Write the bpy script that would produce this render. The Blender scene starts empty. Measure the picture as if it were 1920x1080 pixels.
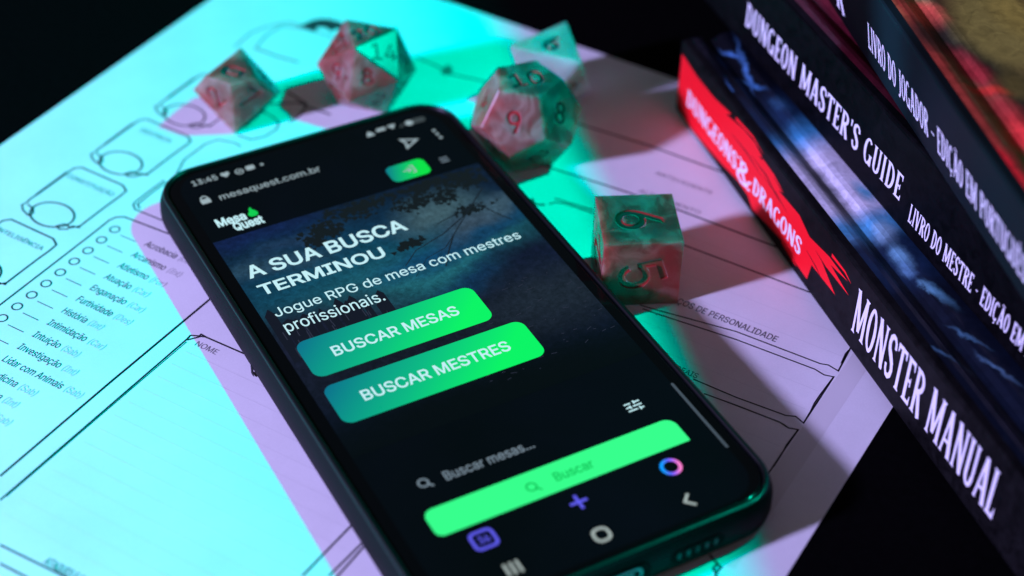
import bpy, bmesh, math, itertools, random
import numpy as np
from mathutils import Matrix, Vector
from mathutils.geometry import tessellate_polygon, delaunay_2d_cdt

random.seed(4)
MM = 0.001                      # everything below is measured in millimetres
scene = bpy.context.scene

# ------------------------------------------------------------------ camera
CAM_C = np.array([270.22910687, -337.00286851, 242.09271775])
CAM_R = np.array([[0.85616355, 0.51631353, 0.02010748],
                  [0.34761923, -0.54676618, -0.76171360],
                  [-0.38228895, 0.65914117, -0.64760179]])   # rows: right, down, forward
CAM_F = 3289.2347               # focal length in pixels of the 1920 wide photograph
cam_data = bpy.data.cameras.new("camera")
cam = bpy.data.objects.new("camera", cam_data)
scene.collection.objects.link(cam)
scene.camera = cam
cam_data.sensor_width = 36.0
cam_data.lens = CAM_F / 1920 * 36
cam_data.clip_start = 0.01
cam_data.clip_end = 50
m = Matrix.Identity(4)
for i in range(3):
    m[i][0], m[i][1], m[i][2], m[i][3] = CAM_R[0][i], -CAM_R[1][i], -CAM_R[2][i], CAM_C[i] * MM
cam.matrix_world = m
cam_data.dof.use_dof = True
cam_data.dof.focus_distance = 0.354
cam_data.dof.aperture_fstop = 7.8
cam_data.dof.aperture_blades = 7

# ------------------------------------------------------------------ world: a dark room
world = bpy.data.worlds.new("World")
scene.world = world
world.use_nodes = True
bg = world.node_tree.nodes["Background"]
bg.inputs[0].default_value = (0.98, 0.86, 0.95, 1)
bg.inputs[1].default_value = 0.075

# phone axes on the sheet plane (u along the screen's width, v towards its top)
TH = 1.0389066798
U = np.array([math.cos(TH), math.sin(TH), 0.0])
V = np.array([-math.sin(TH), math.cos(TH), 0.0])
Z = np.array([0, 0, 1.0])


def lamp(name, pos_mm, power, rgb, radius_mm, aim=None, half=None, blend=0.05):
    d = bpy.data.lights.new(name, 'POINT' if aim is None else 'SPOT')
    o = bpy.data.objects.new(name, d)
    scene.collection.objects.link(o)
    o.location = Vector(pos_mm) * MM
    d.shadow_soft_size = radius_mm * MM
    d.energy = power
    if aim is not None:
        o.rotation_euler = Vector(aim).to_track_quat('-Z', 'Y').to_euler()
        d.spot_size = 2 * math.radians(half)
        d.spot_blend = blend
    d.use_nodes = True
    nt = d.node_tree
    em = nt.nodes["Emission"]
    # a narrow band LED colour lies outside the sRGB triangle, so one of its
    # linear components is negative; a vector carries it to the emission colour
    cx = nt.nodes.new("ShaderNodeCombineXYZ")
    for k in range(3):
        cx.inputs[k].default_value = rgb[k]
    nt.links.new(cx.outputs[0], em.inputs[0])
    return o


lamp("violet_lamp", U * -760 + V * -115 + Z * 352, 50.0, (0.565, 0.485, 1.12), 34)
# the green lamp is a spot from the right whose cone ends along the books' inner side
GL = U * 220 + V * -190 + Z * 345
EDGE = np.array([154.6, -78.2, 0.0])
g0 = (EDGE - GL) / np.linalg.norm(EDGE - GL)
gt = np.array([math.cos(math.radians(-46.5)), math.sin(math.radians(-46.5)), 0])
gn = np.cross(g0, gt)
gn /= np.linalg.norm(gn)
if gn @ np.array([-1.0, -1.0, 0]) < 0:
    gn = -gn
HALF = 74.0
lamp("green_lamp", GL, 10.2, (-0.38, 0.84, 0.53), 5.5, g0 * math.cos(math.radians(HALF)) + gn * math.sin(math.radians(HALF)), HALF, 0.012)

vs = scene.view_settings
vs.view_transform = 'Standard'
vs.look = 'None'
vs.exposure = 0.0
vs.gamma = 1.0
vs.use_curve_mapping = False
scene.cycles.use_denoising = True
scene.cycles.max_bounces = 10
scene.cycles.transmission_bounces = 8
scene.cycles.sample_clamp_indirect = 4.0
scene.cycles.blur_glossy = 0.6


# ------------------------------------------------------------------ frames and pixels
class Frame:
    """a plane in the place: origin o, axes a and b (mm)"""
    def __init__(s, o, a, b):
        s.o = np.array(o, float)
        s.a = np.array(a, float) / np.linalg.norm(a)
        b = np.array(b, float)
        b = b - s.a * (b @ s.a)
        s.b = b / np.linalg.norm(b)
        s.n = np.cross(s.a, s.b)

    def px(s, x, y):
        d = np.array([(x - 960) / CAM_F, (y - 540) / CAM_F, 1.0]) @ CAM_R
        t = ((s.o - CAM_C) @ s.n) / (d @ s.n)
        w = CAM_C + d * t - s.o
        return np.array([w @ s.a, w @ s.b])

    def w(s, x, y, off=0.0):
        return s.o + s.a * x + s.b * y + s.n * off


# ------------------------------------------------------------------ materials
def new_mat(name):
    mt = bpy.data.materials.new(name)
    mt.use_nodes = True
    nt = mt.node_tree
    return mt, nt, nt.nodes["Principled BSDF"]


def srgb(*c):
    return tuple(((v / 255) / 12.92 if v / 255 <= 0.04045 else ((v / 255 + 0.055) / 1.055) ** 2.4) for v in c) + (1,)


def plain(name, col, rough=0.6, spec=0.4, emit=None, strength=1.0, metal=0.0, coat=0.0):
    mt, nt, b = new_mat(name)
    b.inputs["Base Color"].default_value = tuple(col[:3]) + (1,)
    b.inputs["Roughness"].default_value = rough
    b.inputs["Specular IOR Level"].default_value = spec
    b.inputs["Metallic"].default_value = metal
    b.inputs["Coat Weight"].default_value = coat
    if emit:
        b.inputs["Emission Color"].default_value = tuple(emit[:3]) + (1,)
        b.inputs["Emission Strength"].default_value = strength
    return mt


def noise(nt, vec, scale, detail=4, rough=0.55, dist=0.0):
    n = nt.nodes.new("ShaderNodeTexNoise")
    n.inputs["Scale"].default_value = scale
    n.inputs["Detail"].default_value = detail
    n.inputs["Roughness"].default_value = rough
    n.inputs["Distortion"].default_value = dist
    if vec is not None:
        nt.links.new(vec, n.inputs["Vector"])
    return n


def objcoord(nt):
    """object coordinates in millimetres"""
    tc = nt.nodes.new("ShaderNodeTexCoord")
    s = nt.nodes.new("ShaderNodeVectorMath")
    s.operation = 'SCALE'
    s.inputs[3].default_value = 1000.0
    nt.links.new(tc.outputs["Object"], s.inputs[0])
    return s.outputs[0]


def ramp(nt, fac, stops, interp='LINEAR'):
    r = nt.nodes.new("ShaderNodeValToRGB")
    r.color_ramp.interpolation = interp
    el = r.color_ramp.elements
    while len(el) < len(stops):
        el.new(0.5)
    for e, (p, c) in zip(el, stops):
        e.position = p
        e.color = tuple(c[:3]) + (1,)
    if fac is not None:
        nt.links.new(fac, r.inputs[0])
    return r


def math_node(nt, op, a, b=None, c=None, clamp=False):
    n = nt.nodes.new("ShaderNodeMath")
    n.operation = op
    n.use_clamp = clamp
    for k, v in enumerate((a, b, c)):
        if v is None:
            continue
        if isinstance(v, (int, float)):
            n.inputs[k].default_value = v
        else:
            nt.links.new(v, n.inputs[k])
    return n.outputs[0]


def mix(nt, fac, a, b, mode='MIX'):
    n = nt.nodes.new("ShaderNodeMix")
    n.data_type = 'RGBA'
    n.blend_type = mode
    for k, v in ((0, fac), (6, a), (7, b)):
        if isinstance(v, (int, float)):
            n.inputs[k].default_value = v
        elif isinstance(v, tuple):
            n.inputs[k].default_value = tuple(v[:3]) + (1,)
        else:
            nt.links.new(v, n.inputs[k])
    return n.outputs[2]


def painted(nt, base, blobs, wob=3.0, wscale=0.08, seed=0.0):
    """flat printed art: soft blobs (cx, cy, rx, ry, angle, colour, softness) in object mm (x, y)"""
    oc = objcoord(nt)
    nz = noise(nt, oc, wscale, 5, 0.6)
    nz.noise_dimensions = '4D'
    nz.inputs["W"].default_value = seed
    sub = nt.nodes.new("ShaderNodeVectorMath")
    sub.operation = 'SUBTRACT'
    nt.links.new(nz.outputs["Color"], sub.inputs[0])
    sub.inputs[1].default_value = (0.5, 0.5, 0.5)
    sc = nt.nodes.new("ShaderNodeVectorMath")
    sc.operation = 'SCALE'
    sc.inputs[3].default_value = wob * 2
    nt.links.new(sub.outputs[0], sc.inputs[0])
    add = nt.nodes.new("ShaderNodeVectorMath")
    add.operation = 'ADD'
    nt.links.new(oc, add.inputs[0])
    nt.links.new(sc.outputs[0], add.inputs[1])
    col = base
    for cx, cy, rx, ry, ang, c, soft in blobs:
        mp = nt.nodes.new("ShaderNodeMapping")
        mp.vector_type = 'TEXTURE'
        mp.inputs["Location"].default_value = (cx, cy, 0)
        mp.inputs["Rotation"].default_value = (0, 0, math.radians(ang))
        mp.inputs["Scale"].default_value = (rx, ry, 1e6)
        nt.links.new(add.outputs[0], mp.inputs[0])
        ln = nt.nodes.new("ShaderNodeVectorMath")
        ln.operation = 'LENGTH'
        nt.links.new(mp.outputs[0], ln.inputs[0])
        mr = nt.nodes.new("ShaderNodeMapRange")
        mr.interpolation_type = 'SMOOTHSTEP'
        mr.inputs["From Min"].default_value = 1 + soft
        mr.inputs["From Max"].default_value = max(0.0, 1 - soft)
        nt.links.new(ln.outputs["Value"], mr.inputs["Value"])
        col = mix(nt, mr.outputs[0], col, c)
    return col, oc


M = {}
# paper: slightly uneven white
mt, nt, b = new_mat("sheet_paper")
oc = objcoord(nt)
n1 = noise(nt, oc, 0.05, 6, 0.6)
n2 = noise(nt, oc, 3.0, 3, 0.6)
r = ramp(nt, n1.outputs[0], [(0.3, (0.77, 0.765, 0.755)), (0.7, (0.85, 0.845, 0.84))])
r2 = ramp(nt, n2.outputs[0], [(0.3, (0.95, 0.95, 0.95)), (0.7, (1, 1, 1))])
nt.links.new(mix(nt, 1.0, r.outputs[0], r2.outputs[0], 'MULTIPLY'), b.inputs["Base Color"])
b.inputs["Roughness"].default_value = 0.85
b.inputs["Specular IOR Level"].default_value = 0.2
bp = nt.nodes.new("ShaderNodeBump")
bp.inputs["Strength"].default_value = 0.12
bp.inputs["Distance"].default_value = 0.0001
nt.links.new(n2.outputs[0], bp.inputs["Height"])
nt.links.new(bp.outputs[0], b.inputs["Normal"])
M['paper'] = mt
M['ink'] = plain("black_ink", (0.012, 0.011, 0.013), 0.75, 0.2)
M['ink_text'] = plain("dark_grey_ink", (0.085, 0.083, 0.087), 0.75, 0.2)
M['ink_pale'] = plain("pale_grey_ink", (0.56, 0.555, 0.56), 0.8, 0.2)
M['ink_mid'] = plain("mid_grey_ink", (0.25, 0.245, 0.25), 0.8, 0.2)
M['ink_rule'] = plain("faint_rule_ink", (0.735, 0.73, 0.725), 0.85, 0.2)
M['ink_tint'] = plain("grey_margin_tint", (0.70, 0.685, 0.67), 0.85, 0.2)
M['ink_logo'] = plain("logo_ink", (0.035, 0.04, 0.04), 0.75, 0.2)

# black table cloth
mt, nt, b = new_mat("black_cloth")
oc = objcoord(nt)
n1 = noise(nt, oc, 0.6, 5, 0.7)
r = ramp(nt, n1.outputs[0], [(0.3, (0.0006, 0.0007, 0.0007)), (0.75, (0.0018, 0.0018, 0.002))])
nt.links.new(r.outputs[0], b.inputs["Base Color"])
b.inputs["Roughness"].default_value = 0.9
b.inputs["Specular IOR Level"].default_value = 0.03
M['table'] = mt

# phone
mt, nt, b = new_mat("black_phone_case")
oc = objcoord(nt)
n1 = noise(nt, oc, 2.2, 4, 0.6)
r = ramp(nt, n1.outputs[0], [(0.3, (0.003, 0.003, 0.0035)), (0.7, (0.005, 0.005, 0.0055))])
nt.links.new(r.outputs[0], b.inputs["Base Color"])
b.inputs["Roughness"].default_value = 0.6
b.inputs["Specular IOR Level"].default_value = 0.12
bp = nt.nodes.new("ShaderNodeBump")
bp.inputs["Strength"].default_value = 0.05
bp.inputs["Distance"].default_value = 0.0001
nt.links.new(n1.outputs[0], bp.inputs["Height"])
nt.links.new(bp.outputs[0], b.inputs["Normal"])
M['case'] = mt
M['lip'] = plain("case_lip", (0.003, 0.003, 0.0035), 0.32, 0.4)
M['glass'] = plain("phone_glass", (0.001, 0.001, 0.0015), 0.12, 0.2)
M['port'] = plain("port_metal", (0.25, 0.25, 0.26), 0.3, 0.5, metal=1.0)
M['hole'] = plain("black_hole", (0.002, 0.002, 0.002), 0.8, 0.1)


def screen(name, col, strength=1.0):
    return plain(name, (0.002, 0.002, 0.002), 0.15, 0.3, srgb(*col), strength)


M['s_white'] = screen("screen_white", (196, 240, 248))
M['s_soft'] = screen("screen_soft_white", (156, 176, 184))
M['s_grey'] = screen("screen_grey", (120, 138, 152))
M['s_nav'] = screen("screen_nav_white", (172, 186, 184))
M['s_blue'] = screen("screen_indigo", (95, 92, 240))
M['s_dark'] = screen("screen_dark", (4, 6, 10))
M['s_green'] = screen("screen_flame_green", (10, 205, 80))
M['s_greendark'] = screen("screen_button_text_green", (0, 190, 80))
M['s_bar'] = screen("screen_search_bar", (54, 255, 140))
M['s_scroll'] = screen("screen_scroll_strip", (68, 80, 92))
M['s_dim'] = screen("screen_dim", (60, 70, 74))


def gradient_mat(name, x0, x1, y0, y1, cA, cB, cC):
    """diagonal gradient over a button, in the phone's own millimetres"""
    mt, nt, b = new_mat(name)
    oc = objcoord(nt)
    sp = nt.nodes.new("ShaderNodeSeparateXYZ")
    nt.links.new(oc, sp.inputs[0])
    fx = math_node(nt, 'MULTIPLY_ADD', sp.outputs[0], 1 / (x1 - x0), -x0 / (x1 - x0))
    fy = math_node(nt, 'MULTIPLY_ADD', sp.outputs[1], -0.22 / (y1 - y0), 0.22 * y1 / (y1 - y0))
    f = math_node(nt, 'ADD', math_node(nt, 'MULTIPLY', fx, 0.9), fy)
    rp = ramp(nt, f, [(0.02, cA), (0.45, cB), (0.85, cC)])
    nt.links.new(rp.outputs[0], b.inputs["Emission Color"])
    b.inputs["Emission Strength"].default_value = 1.0
    b.inputs["Base Color"].default_value = (0.002, 0.002, 0.002, 1)
    b.inputs["Roughness"].default_value = 0.15
    return mt


# ------------------------------------------------------------------ object helpers
col = scene.collection


def tag(o, label=None, cat=None, group=None, kind=None):
    for k, v in (('label', label), ('category', cat), ('group', group), ('kind', kind)):
        if v:
            o[k] = v
    return o


def empty(name, o_mm, a=None, b=None):
    """an Empty at a thing's base; a and b give its x and y axes"""
    e = bpy.data.objects.new(name, None)
    e.empty_display_size = 0.01
    col.objects.link(e)
    mw = Matrix.Identity(4)
    if a is not None:
        a = np.array(a, float) / np.linalg.norm(a)
        b = np.array(b, float)
        b = b - a * (a @ b)
        b /= np.linalg.norm(b)
        n = np.cross(a, b)
        for i in range(3):
            mw[i][0], mw[i][1], mw[i][2] = a[i], b[i], n[i]
    for i in range(3):
        mw[i][3] = o_mm[i] * MM
    e.matrix_world = mw
    e['_mw'] = [x for row in mw for x in row]
    return e


INV = {}


def inv_of(parent):
    p = parent
    while p.parent is not None:
        p = p.parent
    if p.name not in INV:
        mw = Matrix([p['_mw'][i * 4:i * 4 + 4] for i in range(4)])
        INV[p.name] = mw.inverted()
    return INV[p.name]


def make(name, verts_mm, faces, mat, parent=None, smooth=False):
    """one mesh object from world millimetres; children sit in their thing's own axes"""
    me = bpy.data.meshes.new(name)
    vv = np.asarray(verts_mm, float) * MM
    if parent is not None:
        iv = np.array(inv_of(parent))
        vv = vv @ iv[:3, :3].T + iv[:3, 3]
    me.from_pydata([tuple(v) for v in vv], [], faces)
    me.materials.append(mat)
    me.validate()
    bm = bmesh.new()
    bm.from_mesh(me)
    bm.to_mesh(me)
    bm.free()
    if smooth:
        me.shade_smooth()
    o = bpy.data.objects.new(name, me)
    col.objects.link(o)
    if parent is not None:
        o.parent = parent
    return o


def finish(o):
    bm = bmesh.new()
    bm.from_mesh(o.data)
    bmesh.ops.remove_doubles(bm, verts=bm.verts, dist=1e-6)
    bmesh.ops.recalc_face_normals(bm, faces=bm.faces)
    bm.to_mesh(o.data)
    bm.free()
    return o


def round_rect(w, h, r, n=6):
    """outline of a rounded rectangle centred on 0; r one radius or four (tr, tl, bl, br)"""
    rs = r if isinstance(r, (tuple, list)) else (r,) * 4
    pts = []
    for k, (sx, sy) in enumerate(((1, 1), (-1, 1), (-1, -1), (1, -1))):
        rr = max(rs[k], 1e-3)
        for i in range(n + 1):
            a = math.pi / 2 * (k + i / n)
            pts.append((sx * (w / 2 - rr) + rr * math.cos(a), sy * (h / 2 - rr) + rr * math.sin(a)))
    return pts


def polys(name, frame, plist, mat, parent, off=0.03, step=0.0):
    """flat filled outlines on a plane, joined into one piece of print"""
    vs_, fs_ = [], []
    for i, pl in enumerate(plist):
        base = len(vs_)
        vs_ += [frame.w(x, y, off + i * step) for x, y in pl]
        for t in tessellate_polygon([[Vector((x, y, 0)) for x, y in pl]]):
            fs_.append(tuple(base + k for k in t))
    return make(name, vs_, fs_, mat, parent)


def ribbon(pts, width, closed=False):
    """quads of a stroke along a 2D path; width one value or one per point"""
    P = [np.array(p, float) for p in pts]
    n = len(P)
    W = width if isinstance(width, (list, tuple)) else [width] * n
    L, R = [], []
    for i in range(n):
        if closed:
            d0, d1 = P[i] - P[i - 1], P[(i + 1) % n] - P[i]
        else:
            d0 = P[i] - P[max(i - 1, 0)] if i else P[1] - P[0]
            d1 = P[min(i + 1, n - 1)] - P[i] if i < n - 1 else d0
        d0 = d0 / (np.linalg.norm(d0) + 1e-12)
        d1 = d1 / (np.linalg.norm(d1) + 1e-12)
        t = d0 + d1
        t = t / (np.linalg.norm(t) + 1e-12)
        nn = np.array([-t[1], t[0]])
        k = 1 / max(0.45, abs(nn @ np.array([-d1[1], d1[0]])))
        L.append(P[i] + nn * W[i] / 2 * k)
        R.append(P[i] - nn * W[i] / 2 * k)
    q = []
    for i in range(n if closed else n - 1):
        j = (i + 1) % n
        q.append([L[i], R[i], R[j], L[j]])
    return q


def strokes(name, frame, paths, mat, parent, off=0.03):
    """paths: list of (points, width, closed); each stroke a hair above the last"""
    vs_, fs_ = [], []
    for i, (pts, wd, cl) in enumerate(paths):
        for qd in ribbon(pts, wd, cl):
            b0 = len(vs_)
            vs_ += [frame.w(x, y, off + 0.004 * (i % 5)) for x, y in qd]
            fs_.append((b0, b0 + 1, b0 + 2, b0 + 3))
    return make(name, vs_, fs_, mat, parent)


def ell(cx, cy, rx, ry, ang=0, n=28, a0=0.0, a1=360.0):
    out = []
    full = abs(a1 - a0) >= 360
    for i in range(n if full else n + 1):
        t = math.radians(a0 + (a1 - a0) * i / n)
        x, y = rx * math.cos(t), ry * math.sin(t)
        c, s = math.cos(math.radians(ang)), math.sin(math.radians(ang))
        out.append((cx + x * c - y * s, cy + x * s + y * c))
    return out


# sans text from the built-in font -> mesh outline
_txt = {}
try:        # the sans face that ships with Blender
    import os
    UI_FONT = bpy.data.fonts.load(os.path.join(bpy.utils.system_resource('DATAFILES'), 'fonts', 'Inter.woff2'))
except Exception:
    UI_FONT = None


def _bez(a, b, c, d, n):
    for i in range(n):
        t = i / n
        u = 1 - t
        yield a * u ** 3 + b * 3 * u * u * t + c * 3 * u * t * t + d * t ** 3


def _area(P):
    return 0.5 * float(np.sum(P[:, 0] * np.roll(P[:, 1], -1) - np.roll(P[:, 0], -1) * P[:, 1]))


def glyph_mesh(body, bold=0.0):
    """outlines of a line of text, each filled with its own holes; bold pushes the outlines out"""
    key = (body, bold)
    if key in _txt:
        return _txt[key]
    cu = bpy.data.curves.new("lettering", 'FONT')
    cu.body = body
    if UI_FONT:
        cu.font = UI_FONT
    o = bpy.data.objects.new("lettering", cu)
    col.objects.link(o)
    dg = bpy.context.evaluated_depsgraph_get()
    cv = o.evaluated_get(dg).to_curve(dg)
    loops = []
    for sp_ in cv.splines:
        if sp_.type == 'BEZIER':
            bp_ = sp_.bezier_points
            P = []
            for k in range(len(bp_)):
                a, b = bp_[k], bp_[(k + 1) % len(bp_)]
                A, B, C, D = (np.array(q[:2]) for q in (a.co, a.handle_right, b.handle_left, b.co))
                straight = abs(np.cross(B - A, D - A)) + abs(np.cross(C - A, D - A)) < 1e-6
                P += list(_bez(A, B, C, D, 1 if straight else 4))
        else:
            P = [np.array(p_.co[:2]) for p_ in sp_.points]
        Q = [P[0]]
        for p_ in P[1:]:
            if np.linalg.norm(p_ - Q[-1]) > 1e-4:
                Q.append(p_)
        if np.linalg.norm(Q[0] - Q[-1]) < 1e-4:
            Q.pop()
        if len(Q) > 2:
            loops.append(np.array(Q))
    o.evaluated_get(dg).to_curve_clear()
    bpy.data.objects.remove(o)
    bpy.data.curves.remove(cu)
    big = max(loops, key=lambda P: abs(_area(P)))
    sgn = 1.0 if _area(big) > 0 else -1.0
    if bold:
        out = []
        for P in loops:
            d0 = P - np.roll(P, 1, 0)
            d1 = np.roll(P, -1, 0) - P
            d0 /= np.linalg.norm(d0, axis=1)[:, None] + 1e-12
            d1 /= np.linalg.norm(d1, axis=1)[:, None] + 1e-12
            n0 = np.c_[d0[:, 1], -d0[:, 0]] * sgn
            n1 = np.c_[d1[:, 1], -d1[:, 0]] * sgn
            t = n0 + n1
            t /= np.linalg.norm(t, axis=1)[:, None] + 1e-12
            k = np.maximum(0.55, (t * n0).sum(1))
            out.append(P + t * (bold / k)[:, None])
        loops = out
    # fill by winding number, so that overlapping strokes of one letter join
    pts, eds = [], []
    for P in loops:
        b0, n_ = len(pts), len(P)
        pts += [Vector((float(q[0]), float(q[1]))) for q in P]
        eds += [(b0 + k, b0 + (k + 1) % n_) for k in range(n_)]
    ov, _, of, _, _, _ = delaunay_2d_cdt(pts, eds, [], 0, 1e-6)
    A = np.concatenate(loops)
    B = np.concatenate([np.roll(P, -1, 0) for P in loops])
    vv = [tuple(q) for q in ov]
    V_ = np.array(vv)
    tri = np.array([f_ for f_ in of if len(f_) == 3])
    ce = V_[tri].mean(1)
    up = (A[None, :, 1] <= ce[:, None, 1]) & (B[None, :, 1] > ce[:, None, 1])
    dn = (A[None, :, 1] > ce[:, None, 1]) & (B[None, :, 1] <= ce[:, None, 1])
    side = (B[None, :, 0] - A[None, :, 0]) * (ce[:, None, 1] - A[None, :, 1]) - (ce[:, None, 0] - A[None, :, 0]) * (B[None, :, 1] - A[None, :, 1])
    wn = (up & (side > 0)).sum(1) - (dn & (side < 0)).sum(1)
    ff = []
    for t in tri[wn != 0]:
        a, b, c = V_[t]
        t = tuple(int(k) for k in t)
        ff.append(t if (b[0] - a[0]) * (c[1] - a[1]) - (b[1] - a[1]) * (c[0] - a[0]) > 0 else t[::-1])
    keep = sorted({k for t in ff for k in t})
    remap = {k: i for i, k in enumerate(keep)}
    vv = [vv[k] for k in keep]
    ff = [tuple(remap[k] for k in t) for t in ff]
    _txt[key] = (np.array(vv), ff)
    return _txt[key]


CAP = float(glyph_mesh("H")[0][:, 1].max())


def sans(name, frame, body, a0, a1, base, cap, mat, parent, bold=0.0, off=0.05, slant=0.0):
    """built-in sans text from a0 to a1 along the frame, standing on base, capitals cap mm tall"""
    vv, ff = glyph_mesh(body, bold)
    x0, x1 = vv[:, 0].min(), vv[:, 0].max()
    sx, sy = (a1 - a0) / (x1 - x0), cap / CAP
    w = [frame.w(a0 + (x - x0) * sx + slant * y * sy, base + y * sy, off) for x, y in vv]
    return make(name, w, ff, mat, parent)


def sans_px(name, frame, body, p0, p1, pb, top, mat, parent, bold=0.0, off=0.05, slant=0.0):
    a0, a1 = frame.px(*p0)[0], frame.px(*p1)[0]
    bb = frame.px(*pb)[1]
    cap = top if isinstance(top, (int, float)) else frame.px(*top)[1] - bb
    return sans(name, frame, body, a0, a1, bb, cap, mat, parent, bold, off, slant)


# condensed book-title lettering with flared serifs: strokes in a box of height 1
ST = 0.138


def _stem(x, y0=0.0, y1=1.0, w=ST, bot=True, top=True):
    q = [[(x, y0), (x + w, y0), (x + w, y1), (x, y1)]]
    e, h = 0.055, 0.055
    if bot:
        q.append([(x - e, y0), (x + w + e, y0), (x + w + 0.004, y0 + h), (x - 0.004, y0 + h)])
    if top:
        q.append([(x - 0.004, y1 - h), (x + w + 0.004, y1 - h), (x + w + e, y1), (x - e, y1)])
    return q


def _rib(pts, w):
    return [list(map(tuple, qd)) for qd in ribbon(pts, w)]


def _arm(x0, x1, y, h=0.09, up=0):
    q = [[(x0, y), (x1, y), (x1, y + h), (x0, y + h)]]
    if up:
        q.append([(x1 - 0.09, y + h / 2), (x1, y + h / 2), (x1, y + h / 2 + up), (x1 - 0.03, y + h / 2 + up)])
    return q


def _bowl(cx, cy, rx, ry, a0, a1, wx=ST, wy=0.095, n=14):
    q = []
    for i in range(n):
        t0, t1 = (math.radians(a0 + (a1 - a0) * (i + k) / n) for k in (0, 1))
        q.append([(cx + rx * math.cos(t0), cy + ry * math.sin(t0)), (cx + rx * math.cos(t1), cy + ry * math.sin(t1)),
                  (cx + (rx - wx) * math.cos(t1), cy + (ry - wy) * math.sin(t1)),
                  (cx + (rx - wx) * math.cos(t0), cy + (ry - wy) * math.sin(t0))])
    return q


def _s(w):
    return _rib([(w * .88, .74), (w * .84, .87), (w * .68, .95), (w * .45, .96), (w * .24, .89), (w * .17, .76), (w * .24, .64),
                 (w * .5, .52), (w * .74, .39), (w * .82, .26), (w * .74, .12), (w * .52, .045), (w * .3, .06), (w * .16, .15), (w * .12, .28)],
                [.11, .1, .1, .11, .13, .14, .155, .17, .155, .14, .13, .11, .1, .1, .11])


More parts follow.
